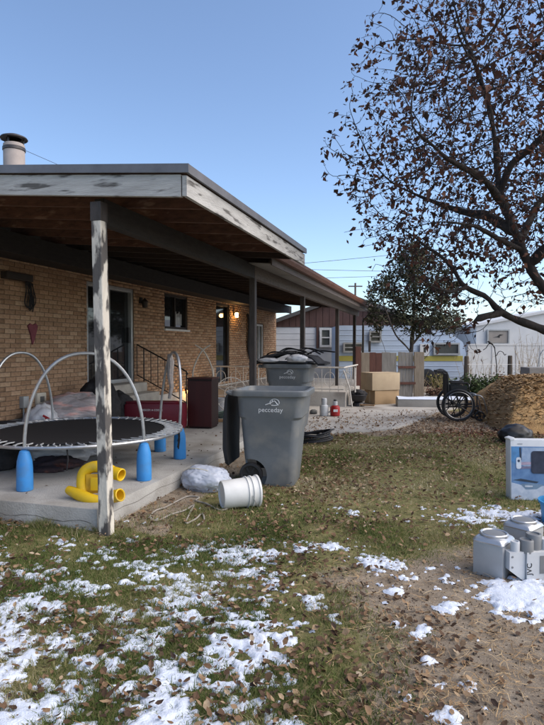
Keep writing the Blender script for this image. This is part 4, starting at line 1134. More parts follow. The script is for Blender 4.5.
for x, y, r, h, mm_ in ((-.02, -.055, .046, .075, m_silvd), (.055, -.02, .052, .10, m_silvd), (.13, -.04, .04, .07, m_silvl), (-.098, -.052, .030, .065, m_silvl)):
    mb = MB(M); mb.lathe([(r, .205), (r, .215 + h - .006), (r * .93, .215 + h), (r * .7, .215 + h), (r * .66, .215 + h - .008), (.001, .215 + h - .008)], 24, M=T((x, y, 0))); mb.build('knob', mm_, py_, smooth=True)
vs, fs = text_mesh('JVC', .052, .001); mb = MB(M @ T((-.022, -.1015, .105)) @ Matrix.Rotation(R(90), 4, 'X') @ Matrix.Rotation(R(90), 4, 'Z')); mb.add(vs, fs); mb.build('lettering', m_blackp, py_)
mb = MB(M); mb.box((.065, -.101, .13), (.03, .003, .12)); mb.build('display_strip', m_silvd, py_)
mb = MB(M); mb.cyl((.12, -.101, .09), (.12, -.112, .09), .03, n=20); mb.build('dial', m_silvd, py_)

# ================================================================== FENCE AND GATE BEYOND THE CARTONS
m_fgrey = mat('grey_fence_board', (.26, .245, .225), (.17, .16, .145), scale=3, stretch=(8, 8, 1), rough=.9, bump=.3)
m_ftan = mat('tan_fence_board', (.27, .225, .175), (.19, .155, .115), scale=3, stretch=(8, 8, 1), rough=.9, bump=.3)
m_fred = mat('red_brown_board', (.135, .060, .045), (.085, .040, .032), scale=3, stretch=(8, 8, 1), rough=.9, bump=.3)
FY = 15.6
def bx(px0, px1, y0, y1, Y, m, name, par, dep=.03, bev=.004):
    a, b = P(px0, y0, Y), P(px1, y1, Y); mb = MB()
    mb.box(((a.x + b.x) / 2, Y, (a.z + b.z) / 2), (abs(b.x - a.x), dep, abs(a.z - b.z)), bev=bev); return mb.build(name, m, par)
fn = thing('board_fence', P(378, 400, FY), 'short mixed board fence of tan, red and grey boards behind the cartons', 'fence')
bx(355.5, 360.5, 346.5, 400, FY - .05, m_fred, 'post', fn, .14)
x = 361.2
for wd, m, top in ((8.3, m_ftan, 352.6), (6.3, m_fred, 352.4), (6.0, m_fred, 352.9), (8.0, m_fgrey, 352.2), (6.5, m_fgrey, 352.8)):
    bx(x, x + wd - .35, top, 399.5, FY, m, 'board', fn); x += wd
bx(361, 397, 357, 359, FY + .04, m_ftan, 'rail', fn); bx(361, 397, 388, 390, FY + .04, m_ftan, 'rail', fn)
bx(368.5, 370.5, 341, 352, FY + .15, m_dark, 'stake', fn, .06)
gt = thing('wooden_gate', P(411, 400, FY), 'grey slatted gate with rusty cross rails between fence and tree', 'gate')
x = 398.2
for k, wd in enumerate((3.7, 3.6, 3.8, 3.7)):
    bx(x, x + wd - .5, 352.2 + rnd.uniform(-.4, .4), 398.5, FY, m_fgrey, 'slat', gt, .022); x += wd
bx(414, 423.5, 352, 399, FY - .02, m_ftan, 'post', gt, .08)
for y in (366, 382): bx(398, 415.5, y, y + 2.4, FY - .045, m_fred, 'rail', gt, .035)

# wire fence posts, hook and plants beyond the wheelchair
m_rough = mat('rough_timber', (.13, .105, .085), (.08, .065, .05), scale=4, stretch=(4, 4, 1), rough=.95, bump=.5)
for i, (px, y0) in enumerate(((466.5, 356), (510, 355.5))):
    q = P(px, y0, 15.2); mb = MB(T((q.x, q.y, 0))); mb.lathe([(.075, .05), (.07, .9), (.062, q.z - .02), (.05, q.z)], 8, close_top=True)
    mb.build('fence_post', m_rough, loc=(q.x, q.y, .13), label='rough timber fence post ' + ('beside the yellow striped camper' if i == 0 else 'beside the shepherd hook'), category='post', group='wire fence posts')
w1, w2 = P(466.5, 360, 15.2), P(560, 360, 15.2); fw = thing('wire_fence', (w1.x + 1, 15.2, .13), 'thin wire strands strung between the rough timber posts', 'wire fence')
for z in (.5, .8, 1.1): mb = MB(); mb.cyl((w1.x, 15.12, z), (w2.x, 15.12, z), .004, n=5); mb.build('strand', m_galv, fw)
q = P(497, 392, 14.6); sh = thing('shepherd_hook', (q.x, q.y, .13), 'black double shepherd hook garden stake with a bird figure on top', 'garden hook')
mb = MB(); mb.tube([Vector((q.x, q.y, .1)), P(496.5, 365, 14.6), P(494.5, 347, 14.6), P(492, 344.3, 14.6)], .012, 6); mb.build('stem', m_steel, sh)
for pts in ([(494.8, 349), (492, 344.6), (488.5, 344.2), (486, 348), (483, 350)], [(496, 356), (499, 351.5), (502.5, 352), (504.5, 355), (506, 354)]):
    mb = MB(); mb.tube(curve([P(a, b, 14.6) for a, b in pts]), .010, 6); mb.build('hook', m_steel, sh, smooth=True)
b_ = P(489.5, 343, 14.6); mb = MB(T(b_)); mb.tube(curve([(-.05, 0, .035), (-.02, 0, .03), (.03, 0, .0), (.08, 0, -.03)]), [.012] * 6 + [.026] * 7 + [.028] * 6 + [.018] * 6, 8) if False else mb.tube([(-.055, 0, .035), (-.03, 0, .04), (.0, 0, .01), (.04, 0, -.01), (.10, 0, -.05)], [.008, .022, .034, .026, .006], 8)
mb.build('bird_figure', m_steel, sh, smooth='all')
q = P(505, 393, 13.9); p = Vector((q.x, q.y, .13)); br = thing('tray_table', p, 'small black tray on legs with a white cup beside the straw mound', 'table')
mb = MB(T(p)); mb.box((0, 0, .30), (.45, .35, .03), bev=.006); mb.build('tray', m_blackp, br)
for a in (-1, 1):
    for b in (-1, 1): mb = MB(T(p)); mb.cyl((a * .18, b * .14, 0), (a * .18, b * .14, .29), .014, n=6); mb.build('leg', m_blackp, br)
mb = MB(T(p + Vector((.16, 0, .316)))); mb.lathe([(.05, 0), (.06, .15), (.055, .15), (.045, .01), (.001, .01)], 14, close_bot=True); mb.build('cup', m_jug, loc=p + Vector((.16, 0, .316)), label='white cup standing on the small black tray', category='cup')

# ================================================================== NEIGHBOURS
m_sid = mat('white_siding', (.60, .61, .61), (.52, .53, .54), scale=2, rough=.7)
m_bsid = mat('pale_blue_siding', (.43, .52, .65), (.38, .47, .60), scale=2, rough=.5)
m_ybs = mat('yellow_stripe', (.40, .36, .08), (.33, .30, .07), scale=3, rough=.5)
m_brd = mat('brown_vertical_board', (.105, .055, .045), (.075, .040, .034), scale=3, stretch=(4, 4, 1), rough=.85)
NY = 23.5
nb = thing('neighbour_house', P(345, 385, NY), 'white neighbouring house with a brown boarded gable behind the porch', 'house')
def pz(py): return P(272, py, NY).z
def pxx(px, Y=NY): return P(px, 347, Y).x
xl, xr, xa = pxx(262), pxx(430), pxx(346); ze, za = pz(327), pz(299)
mb = MB(); mb.box(((xl + xr) / 2, NY + 4.02, (ze) / 2 - .1), (xr - xl, 8, ze + .2)); mb.build('wall', m_sid, nb)
for k in range(9):
    z = .25 + k * .25
    mb = MB(); mb.box((((xl + pxx(316)) / 2), NY + .004, z), (pxx(316) - xl, .012, .244 - .012)); mb.build('siding_board', m_sid, nb)
mb = MB(); mb.prism([(xl, ze), (xr, ze), (xa, za)], NY + .021, NY + .06); mb.build('gable_wall', m_brd, nb)
x = xl + .02
while x < xr - .05:
    t = (x - xl) / (xa - xl) if x < xa else (xr - x) / (xr - xa)
    h = ze + (za - ze) * max(.02, t); mb = MB()
    x2 = min(x + .28, xr); t2 = (x2 - xl) / (xa - xl) if x2 < xa else (xr - x2) / (xr - xa); h2 = ze + (za - ze) * max(.02, t2)
    mb.prism([(x + .008, ze + .004), (x2 - .008, ze + .004), (x2 - .008, h2), (x + .008, h)], NY - .03, NY + .02); mb.build('gable_board', m_brd, nb); x += .28
for (xa0, za0, xa1, za1) in ((xl - .5, ze - .22, xa, za + .06), (xa, za + .06, xr + .5, ze - .22)):
    mb = MB(); mb.prism([(xa0, za0), (xa1, za1), (xa1, za1 + .16), (xa0, za0 + .16)], NY - .35, NY + 8.2); mb.build('roof', m_shing, nb)
def nwin(par, px0, px1, py0, py1, Y, fm, mid=True, fr=.09):
    a, b = P(px0, py0, Y), P(px1, py1, Y); xc, zc = (a.x + b.x) / 2, (a.z + b.z) / 2; W, Hh = b.x - a.x, a.z - b.z
    mb = MB()
    for sx in (-1, 1): mb.box((xc + sx * (W / 2 - fr / 2), Y - .05, zc), (fr, .08, Hh))
    for sz in (-1, 1): mb.box((xc, Y - .05, zc + sz * (Hh / 2 - fr / 2)), (W - 2 * fr - .002, .08, fr))
    if mid: mb.box((xc, Y - .05, zc), (W - 2 * fr - .002, .06, fr * .6))
    w_ = mb.build('window', fm, par); mb = MB(); mb.box((xc, Y - .03, zc), (W - fr, .01, Hh - fr)); mb.build('pane', m_wglass, w_); return w_
m_wglass = mat('grey_window_glass', (.06, .065, .06), (.09, .095, .085), scale=3, rough=.08)
w_ = nwin(nb, 319.5, 331.5, 328, 347.2, NY - .04, m_white)
a, b = P(317.6, 326.5, NY), P(333.4, 348, NY); mb = MB()
for sx, x in ((0, a.x), (1, b.x)):
    mb = MB(); mb.box((x, NY - .03, (a.z + b.z) / 2), (.10, .10, a.z - b.z)); mb.build('window_trim', m_brd, w_)
# camper
CY = 20.5
cp = thing('camper', P(402, 390, CY), 'pale blue camper with ribbed sides and a yellow stripe behind the fence', 'camper')
cx0, cx1 = pxx(338, CY), pxx(466, CY); zb, zt_ = P(272, 384, CY).z, P(272, 325.5, CY).z
prof = [(cx0, zb), (cx1 - .35, zb), (cx1 - .08, zb + .35), (cx1, 1.35), (cx1 - .12, 1.75), (cx1 - .75, zt_ - .15), (cx1 - 1.3, zt_), (cx0, zt_)]
mb = MB(); mb.prism(prof, CY, CY + 2.2); mb.build('shell', m_bsid, cp)
zs0, zs1 = P(272, 361, CY).z, P(272, 355.8, CY).z
z = zb + .04
while z < zt_ - .1:
    if z + .1 < zs0 or z > zs1 + .01:
        xe = cx1 - .12 if z < 1.7 else cx1 - .12 - (z - 1.7) * 1.5
        mb = MB(); mb.tube([(cx0 + .02, CY - .003, z + .05), (xe - .1, CY - .003, z + .05)], .013, 6); mb.build('rib', m_bsid, cp)
    z += .19
mb = MB(); mb.box(((cx0 + cx1) / 2 - .05, CY - .012, (zs0 + zs1) / 2), (cx1 - cx0 - .15, .03, zs1 - zs0)); mb.build('stripe', m_ybs, cp)
nwin(cp, 369, 381, 331, 342.5, CY - .02, m_alu, fr=.06); nwin(cp, 343, 363, 342.5, 352.5, CY - .02, m_alu, fr=.06); nwin(cp, 433, 459, 342.8, 355, CY - .02, m_alu, False, fr=.06); nwin(cp, 419.5, 428.5, 344, 356, CY - .02, m_sid, False, fr=.12)
for px in (427, 440):
    c = Vector((pxx(px, CY), CY - .03, .45)); mb = MB(T(c) @ Matrix.Rotation(R(90), 4, 'X')); mb.lathe([(.10, -.1), (.2, -.1), (.31, -.08), (.33, 0), (.31, .08), (.2, .1), (.10, .1)], 20, close_top=True, close_bot=True); mb.build('wheel', m_blackp, cp, smooth=True)
mb = MB(); mb.box(((cx0 + cx1) / 2, CY + 1.1, .35), (cx1 - cx0 - .8, 1.9, .35)); mb.build('chassis', m_blackp, cp)
# white shed and white panel fence
SY = 22.0
sd_ = thing('shed', P(520, 388, SY), 'white shed with a nearly flat roof and a framed panel behind the white fence', 'shed')
x0, x1 = pxx(476, SY), pxx(640, SY); zl, zp = P(0, 325, SY).z, P(0, 311, SY).z
mb = MB(); mb.prism([(x0, 0), (x1, 0), (x1, zl), ((x0 + x1) / 2, zp), (x0, zl)], SY, SY + 5); mb.build('wall', m_sid, sd_)
for (a0, b0, a1, b1) in ((x0 - .2, zl - .08, (x0 + x1) / 2, zp + .02), ((x0 + x1) / 2, zp + .02, x1 + .2, zl - .08)):
    mb = MB(); mb.prism([(a0, b0), (a1, b1), (a1, b1 + .10), (a0, b0 + .10)], SY - .12, SY + 5.1); mb.build('roof', m_sid, sd_)
w_ = nwin(sd_, 486.5, 508.5, 329.5, 344.5, SY - .02, m_alu, False, fr=.05); m_tanp = mat('tan_panel', (.30, .27, .24), (.25, .225, .2), scale=4, rough=.6)
a, b = P(488, 331, SY), P(507, 343, SY); mb = MB(); mb.box(((a.x + b.x) / 2, SY - .065, (a.z + b.z) / 2), (b.x - a.x, .012, a.z - b.z)); mb.build('panel', m_tanp, w_)
c = P(497.5, 336, SY); mb = MB(T((c.x, SY - .078, c.z))); mb.prism([(-.20, -.05), (-.05, -.02), (.05, .06), (.20, .05), (.06, .0), (.05, -.07), (-.04, -.05)], -.004, .004); mb.build('dark_motif', m_steel, w_)
VY = 18.6
vf = thing('panel_fence', P(520, 388, VY), 'white vinyl panel fence behind the wire fence posts', 'fence')
for k in range(9):
    a = pxx(468 + k * 24, VY); b = pxx(468 + (k + 1) * 24, VY); z = P(0, 345.2, VY).z
    mb = MB(); mb.box(((a + b) / 2, VY, z / 2), (b - a - .012, .04, z - .02), bev=.004); mb.build('panel', m_sid, vf)
    mb = MB(); mb.box((a, VY - .005, z / 2), (.035, .06, z), bev=.004); mb.build('batten', m_sid, vf)
mb = MB(); mb.box(((pxx(468, VY) + pxx(684, VY)) / 2, VY - .005, P(0, 345.2, VY).z + .02), (pxx(684, VY) - pxx(468, VY), .07, .05), bev=.004); mb.build('cap_rail', m_sid, vf)
# poles and wires
m_wire = mat('wire', (.03, .03, .035), rough=.6)
q = P(355.3, 283, 60); up = thing('utility_pole', (q.x, q.y, 0), 'distant utility pole with a crossarm above the camper', 'utility pole')
mb = MB(); mb.cyl((q.x, q.y, 0), (q.x, q.y, q.z), .13, .10, n=8); mb.build('pole', m_rough, up)
mb = MB(); mb.box((q.x, q.y, q.z - .35), (1.5, .12, .12)); mb.build('crossarm', m_rough, up)
for i, (a, b, sag, lb) in enumerate((((280, 262.5), (470, 243), .3, 'topmost power line crossing the sky above the patio roof'), ((280, 265), (520, 268), .4, 'middle power line crossing the sky above the patio roof'), ((280, 277), (520, 268), .25, 'lowest power line crossing the sky above the patio roof'))):
    A, B = P(*a, 42 + i), P(*b, 44 + i); A2 = A - (B - A) * .6; B2 = B + (B - A) * 1.0
    mb = MB(); mb.tube([A2.lerp(B2, t / 20) - Vector((0, 0, sag * 4 * (t / 20) * (1 - t / 20))) for t in range(21)], .016, 5); mb.build('power_line', m_wire, loc=A, label=lb, category='power line', group='power lines')
A, B = P(22, 149, 9.6), P(84, 176, 11.5); A2 = A - (B - A) * .5
mb = MB(); mb.tube([A2, A, B, B + (B - A) * .6], .004, 5); mb.build('guy_wire', m_wire, loc=A, label='thin wire running down behind the roof beside the flue', category='wire')

# ================================================================== TREES
LIMBR = {}
def grow(limbs, attr_pts, D=.13, di=1.6, dk=.22, iters=110, droop=0.0):
    """space colonisation from hand set limbs; returns node positions and parents"""
    nodes, par = [], []; LIMBR.clear()
    for limb in limbs:
        start, pts = limb[0], limb[1]; r0, r1 = limb[2] if len(limb) > 2 else (0, 0); n0 = len(nodes)
        prev = None
        if start is not None:
            prev = min(range(len(nodes)), key=lambda i: (nodes[i] - pts[0]).length)
        for p in pts:
            if prev is not None:
                a = nodes[prev]; n = max(1, int((p - a).length / D))
                for k in range(1, n + 1):
                    nodes.append(a.lerp(p, k / n) + (Vector((rnd.uniform(-1, 1), rnd.uniform(-1, 1), rnd.uniform(-1, 1))) * .012)); par.append(prev); prev = len(nodes) - 1
            else:
                nodes.append(p.copy()); par.append(-1); prev = 0
        for k in range(n0, len(nodes)): LIMBR[k] = r0 + (r1 - r0) * (k - n0) / max(1, len(nodes) - n0 - 1)
    A = list(attr_pts)
    for it in range(iters):
        kd = KDTree(len(nodes))
        for i, q in enumerate(nodes): kd.insert(q, i)
        kd.balance()
        pull = {}; alive = []
        for a in A:
            co, i, d = kd.find(a)
            if d < dk: continue
            alive.append(a)
            if d < di: pull.setdefault(i, []).append((a - co).normalized())
        A = alive
        if not pull: break
        for i, ds in pull.items():
            v = Vector((0, 0, 0))
            for d in ds: v += d
            v += Vector((rnd.uniform(-1, 1), rnd.uniform(-1, 1), rnd.uniform(-1, 1))) * .35 * max(1, len(ds) ** .5)
            v.z -= droop * len(ds)
            if v.length < 1e-4: continue
            nodes.append(nodes[i] + v.normalized() * D); par.append(i)
    return nodes, par

def tree_mesh(nodes, par, tip, expo, parent, m, rmin=None):
    N = len(nodes); kids = [[] for _ in range(N)]
    for i, p in enumerate(par):
        if p >= 0: kids[p].append(i)
    rad = [0.0] * N
    for i in range(N - 1, -1, -1):
        pass
    order = sorted(range(N), key=lambda i: i)
    acc = [0.0] * N
    # children always come after their parents in the list, so sum backwards
    for i in range(N - 1, -1, -1):
        if not kids[i]: acc[i] = tip ** expo
        if par[i] >= 0: acc[par[i]] += acc[i]
    rad = [max(a ** (1 / expo), LIMBR.get(i, 0)) for i, a in enumerate(acc)]
    trunk, twigs = MB(), MB()
    seen = [False] * N; stack = [0]
    while stack:
        i = stack.pop(); chain = [i] if par[i] < 0 else [par[i], i]; c = i
        while kids[c]:
            ks = sorted(kids[c], key=lambda k: -acc[k]); c = ks[0]; chain.append(c); stack += ks[1:]
        rr_ = [rad[k] * (1 + (.30 * mnoise.noise(nodes[k] * 6.0) + .15 * mnoise.noise(nodes[k] * 15) if rad[k] > .012 else 0)) for k in chain]
        if len(chain) > 1 and par[chain[1]] == chain[0] and par[i] >= 0: rr_[0] = min(rr_[0], rr_[1] * 1.15)
        pts = [nodes[k] for k in chain]
        if len(pts) > 4:                                            # smooth the zigzag a little
            sm = [pts[0]] + [(pts[k - 1] + pts[k] * 2 + pts[k + 1]) / 4 for k in range(1, len(pts) - 1)] + [pts[-1]]; pts = sm
        big = max(rr_)
        (trunk if big > .03 else twigs).tube(pts, rr_, 14 if big > .05 else (6 if big > .015 else 4), caps=False)
    a = trunk.build('trunk', m, parent, smooth='all'); b = twigs.build('twigs', m, parent, smooth='all', kind='stuff')
    return rad, kids

def leaves_np(pos, dirs, ln, wd, rg, fold=.35):
    """folded leaf blades: (n,3) roots, unit directions, lengths, widths"""
    n = len(pos)
    rv = rg.normal(size=(n, 3)); side = np.cross(dirs, rv); side /= np.linalg.norm(side, axis=1, keepdims=True) + 1e-9
    nor = np.cross(side, dirs)
    mid = pos + dirs * (ln * .45)[:, None]
    tipp = pos + dirs * ln[:, None] + nor * (ln * rg.uniform(-.25, .25, n))[:, None]
    l = mid + side * wd[:, None] + nor * (wd * fold)[:, None]; r = mid - side * wd[:, None] + nor * (wd * fold)[:, None]
    V = np.stack([pos, l, tipp, r, mid], 1).reshape(-1, 3)
    b = np.arange(n)[:, None] * 5
    F = np.concatenate([b + np.array([[0, 1, 4]]), b + np.array([[1, 2, 4]]), b + np.array([[0, 4, 3]]), b + np.array([[4, 2, 3]])])
    return V, F

m_bark = mat('dark_bark', (.020, .016, .015), (.042, .033, .029), scale=9, stretch=(1, 1, .5), rough=.95, bump=.7, bscale=22)
TY = 8.0
Q = lambda px, py, d=0.0: P(px, py, TY + d)
limbs = [(None, [Vector((4.95, 8.35, -.05)), Vector((4.72, 8.2, 1.2)), Q(574, 338), Q(544, 287), Q(527, 264), Q(516.5, 237), Q(506, 213), Q(500.6, 192), Q(511, 163, -.1), Q(529, 150, -.2), Q(560, 120, -.4), Q(575, 60, -.6)], (.10, .03)),
         (1, [Q(500, 190), Q(496, 150, .2), Q(488, 100, .3), Q(470, 50, .3)], (.05,.015)),
         (1, [Q(503, 203), Q(487, 182, -.3), Q(471, 171, -.5), Q(445, 158, -.8), Q(415, 130, -1.0)], (.06,.012)),
         (1, [Q(514, 231), Q(487, 216, .3), Q(471, 213, .6), Q(440, 205, .9), Q(405, 190, 1.1)], (.085,.015)),
         (1, [Q(521, 250), Q(500, 240, -.3), Q(480, 228, -.6), Q(450, 222, -.9)], (.05,.012)),
         (1, [Q(520, 240), Q(537, 205, .5), Q(560, 180, .8), Q(590, 150, 1.1)], (.06,.02)),
         (1, [Q(530, 265), Q(560, 235, -.3), Q(600, 200, -.5), Q(640, 150, -.6)], (.07,.025)),
         (1, [Q(574, 338), Q(544, 330), Q(524, 322), Q(506, 315), Q(495, 309), Q(490, 298), Q(477, 293), Q(461, 285), Q(450, 264, .1), Q(432, 250, .2), Q(415, 238, .3)], (.07,.016)),
         (1, [Q(500, 313), Q(488, 316, -.1), Q(478, 317.5, -.15)], (.055,.045)),
         (1, [Q(466, 287), Q(452, 292, -.2), Q(438, 290, -.3)], (.035,.015))]
att = []
ra = random.Random(3)
while len(att) < 12000:
    d = Vector((ra.uniform(-1, 1), ra.uniform(-1, 1), ra.uniform(-1, 1)))
    if d.length > 1: continue
    k = .86 + .22 * mnoise.noise(d * 2.4 + Vector((5, 2, 9)))
    p = Vector((4.15 + 3.7 * d.x * k, 8.25 + 2.7 * d.y * k, 4.75 + 3.6 * d.z * k))
    if p.z > 7.0 and ra.random() < .55: continue
    if p.z < 2.2 or (p.z < 3.0 and p.x > 3.2 and ra.random() < .6): continue
    if p.x > 5.6 and ra.random() < .5: continue
    att.append(p)
for cx, cy, n, s_ in ((430, 255, 60, .35), (452, 335, 45, .22), (440, 285, 40, .3), (405, 245, 40, .3)):
    for _ in range(n): att.append(Q(cx, cy, ra.gauss(0, .3)) + Vector((ra.gauss(0, s_), 0, ra.gauss(0, s_ * .8))))
bigt = thing('deciduous_tree', (4.95, 8.35, .05), 'old spreading tree with sparse dry brown leaves reaching over the yard', 'tree')
nodes, par = grow(limbs, att, D=.085, di=1.1, dk=.10, iters=160, droop=.02)
rad, kids = tree_mesh(nodes, par, .0030, 2.75, bigt, m_bark)
rg = np.random.RandomState(8)
src = [i for i in range(len(nodes)) if rad[i] < .0075]
pos, dr_, ln = [], [], []
for i in src:
    edge = 1.0 if not kids[i] else .55
    for _ in range((ra.choice((2, 3, 4)) if edge == 1 else ra.choice((0, 0, 1, 1, 2))) if mnoise.noise(nodes[i] * 2.3) > -.22 else 0):
        p = nodes[i] + Vector((ra.gauss(0, .03), ra.gauss(0, .03), ra.gauss(0, .03)))
        g = nodes[i] - nodes[par[i]]
        d = (g.normalized() * .5 + Vector((ra.gauss(0, .6), ra.gauss(0, .6), ra.gauss(-.55, .45)))).normalized()
        pos.append(p); dr_.append(d); ln.append(ra.choice((.045, .06, .075, .09, .115)) * ra.uniform(.85, 1.15))
pos, dr_, ln = np.array(pos), np.array(dr_), np.array(ln)
V, Fl = leaves_np(pos, dr_, ln, ln * rg.uniform(.20, .34, len(ln)), rg, .5)
m_leaf = mat('dry_brown_leaf', (1, 1, 1), (.8, .8, .8), rough=.75, transl=.3, attr='tint', stops=[(0, (.030, .018, .016)), (.5, (.068, .034, .026)), (.85, (.125, .052, .034)), (1, (.21, .09, .05))])
npmesh('crown', V, Fl, m_leaf, bigt, tint=np.repeat(rg.rand(len(ln)), 5), kind='stuff')

# evergreen behind the gate
JY = 17.2
J = lambda px, py, d=0.0: P(px, py, JY + d)
jl = [(None, [Vector((J(411, 380).x, JY, .05)), J(411, 350), J(413, 330), J(414, 300), J(418, 270), J(420, 245)]),
      (1, [J(411, 352), J(402, 342, -.3), J(395, 335, -.4), J(388, 318, -.5), J(382, 300, -.6)]),
      (1, [J(412, 345), J(420, 335, .2), J(432, 322, .3), J(446, 318, .4)]),
      (1, [J(413, 325), J(400, 308, .3), J(392, 292, .4)]), (1, [J(414, 310), J(428, 295, -.3), J(438, 278, -.4)]),
      (1, [J(409, 366), J(396, 366, -.5), J(386, 354, -.6), J(381, 338, -.6)]),
      (1, [J(410, 362), J(422, 362, -.3), J(430, 352, -.3)])]
jb = thing('juniper_tree', (J(411, 380).x, JY, .1), 'dark green juniper with crooked bare lower limbs behind the gate', 'tree')
att = []
for cx, cy, rx, ry, n in ((417, 262, 22, 26, 260), (388, 298, 22, 22, 220), (412, 305, 30, 22, 200), (440, 290, 20, 24, 170), (448, 322, 16, 12, 110), (380, 322, 14, 8, 50), (425, 325, 26, 10, 90), (400, 275, 18, 14, 80)):
    for _ in range(n):
        while True:
            a, b, c = ra.uniform(-1, 1), ra.uniform(-1, 1), ra.uniform(-1, 1)
            if a * a + b * b + c * c < 1: break
        att.append(J(cx + rx * a, cy + ry * b, c * .9))
nodes, par = grow(jl, att, D=.12, di=1.5, dk=.16, iters=60)
m_jbark = mat('grey_juniper_bark', (.085, .070, .06), (.05, .042, .036), scale=6, stretch=(3, 3, .6), rough=.95, bump=.5)
rad, kids = tree_mesh(nodes, par, .006, 2.3, jb, m_jbark)
src = [i for i in range(len(nodes)) if rad[i] < .016 and nodes[i].z > 1.95 and mnoise.noise(nodes[i] * 1.6 + Vector((3, 1, 4))) > -.22]
pos, dr_ = [], []
for i in src:
    for _ in range(26 if not kids[i] else 14):
        pos.append(nodes[i] + Vector((ra.gauss(0, .085), ra.gauss(0, .085), ra.gauss(0, .085))))
        dr_.append(Vector((ra.gauss(0, 1), ra.gauss(0, 1), ra.gauss(.35, .8))).normalized())
pos, dr_ = np.array(pos), np.array(dr_); ln = rg.uniform(.07, .15, len(pos))
V, Fl = leaves_np(pos, dr_, ln, ln * .22, rg, .3)
m_jun = mat('juniper_foliage', (1, 1, 1), (.8, .8, .8), rough=.85, attr='tint', stops=[(0, (.024, .028, .014)), (.5, (.050, .054, .027)), (.9, (.080, .080, .042)), (1, (.13, .075, .045))])
npmesh('crown', V, Fl, m_jun, jb, tint=np.repeat(rg.rand(len(ln)), 5), kind='stuff')

# shrubs and dry stems along the wire fence
def shrub(name, px, py, Y, rx, rz_, n, stops, label, ll=.075, up=.5):
    c = P(px, py, Y); p = Vector((c.x, c.y, .12)); t = thing(name, p, label, 'shrub')
    st = MB(); pos, dr = [], []
    for k in range(max(6, n // 60)):
        a = ra.uniform(0, 6.28); e = Vector((math.cos(a) * rx * ra.random(), math.sin(a) * rx * .6 * ra.random(), rz_ * ra.uniform(.5, 1)))
        st.tube([p, p + e * .5 + Vector((0, 0, .05)), p + e], [.012, .008, .004], 5)
        for _ in range(60):
            u = ra.uniform(.25, 1.05); pos.append(p + e * u + Vector((ra.gauss(0, .06), ra.gauss(0, .06), ra.gauss(0, .05)))); dr.append(Vector((ra.gauss(0, 1), ra.gauss(0, 1), ra.gauss(up, .7))).normalized())
    st.build('stems', m_jbark, t); pos, dr = np.array(pos), np.array(dr); ln = rg.uniform(ll * .6, ll * 1.3, len(pos))
    V, Fl = leaves_np(pos, dr, ln, ln * .3, rg, .3); m = mat(name + '_leaf' + str(px), (1, 1, 1), (.8, .8, .8), rough=.8, attr='tint', stops=stops)
    npmesh('foliage', V, Fl, m, t, tint=np.repeat(rg.rand(len(ln)), 5), kind='stuff')
gs = [(0, (.025, .045, .012)), (.6, (.06, .10, .03)), (1, (.11, .14, .05))]; ys = [(0, (.10, .11, .02)), (.6, (.20, .19, .04)), (1, (.30, .27, .08))]; bs = [(0, (.07, .03, .02)), (.6, (.14, .07, .045)), (1, (.22, .13, .08))]
shrub('green_shrub', 478, 388, 14.4, .60, .72, 1800, gs, 'low green shrub behind the wheelchair backrest')
shrub('green_shrub', 500, 388, 14.6, .55, .62, 1500, gs, 'low green shrub at the foot of the shepherd hook')
shrub('green_shrub', 455, 388, 14.6, .35, .55, 900, gs, 'small green shrub in front of the first fence post')
shrub('yellow_shrub', 441, 385, 17.5, .45, .60, 500, ys, 'yellow green shrub beneath the camper stripe')
shrub('brown_shrub', 503, 380, 15.6, .25, .70, 400, bs, 'rusty brown dried shrub beside the second fence post')
shrub('brown_shrub', 432, 393, 16.3, .35, .25, 300, bs, 'low withered brown shrub beside the gate')
m_reed = mat('dry_stem', (.36, .28, .17), (.26, .19, .11), scale=10, rough=.9)
for px, Y, h, lb in ((476, 15.6, 1.35, 'tall dry stems behind the low green shrub by the wheelchair'), (523, 15.8, 1.75, 'tall dry stems rising beside the second fence post'), (534, 14.9, 2.0, 'tall dry stems in front of the planter'), (490, 16.2, 1.2, 'tall dry stems behind the shepherd hook'), (436, 17.0, .7, 'short dry stems beside the gate')):
    c = P(px, 388, Y); p = Vector((c.x, c.y, .12)); mb = MB()
    for k in range(16):
        a = ra.gauss(0, .16); b = ra.gauss(0, .12); hh = h * ra.uniform(.55, 1.0); q = p + Vector((ra.gauss(0, .16), ra.gauss(0, .12), 0))
        pts = curve([q, q + Vector((a * .4, b * .4, hh * .5)), q + Vector((a * 1.3, b, hh))], 4); mb.tube(pts, [.007 - .0045 * i / len(pts) for i in range(len(pts))], 4)
        for _ in range(4):
            u = ra.choice(pts[2:]); mb.tube([u, u + Vector((ra.gauss(0, .1), ra.gauss(0, .06), ra.uniform(.02, .14)))], [.004, .002], 3)
    mb.build('dry_stems', m_reed, loc=p, label=lb, category='plant')

# ================================================================== GROUND COVER
rg = np.random.RandomState(21)
def on_slab(x, y, m=0.0):
    s = x * US.x + y * US.y; q = x * VS.x + y * VS.y
    return (q < -2.80 + m) & (s > 4.08 - m) & (s < 10.6)
def on_pad(x, y):
    # even odd test against the pad outline
    c = np.zeros(len(x), bool); n = len(pad); j = n - 1
    for i in range(n):
        xi, yi, xj, yj = pad[i].x, pad[i].y, pad[j].x, pad[j].y
        c ^= ((yi > y) != (yj > y)) & (x < (xj - xi) * (y - yi) / (yj - yi + 1e-12) + xi); j = i
    return c
def scatter(n, y0, y1, pw=1.0):
    y = y0 + (y1 - y0) * rg.rand(n) ** pw; x = (rg.rand(n) * 2 - 1) * (.66 * y + .5)
    return x, y
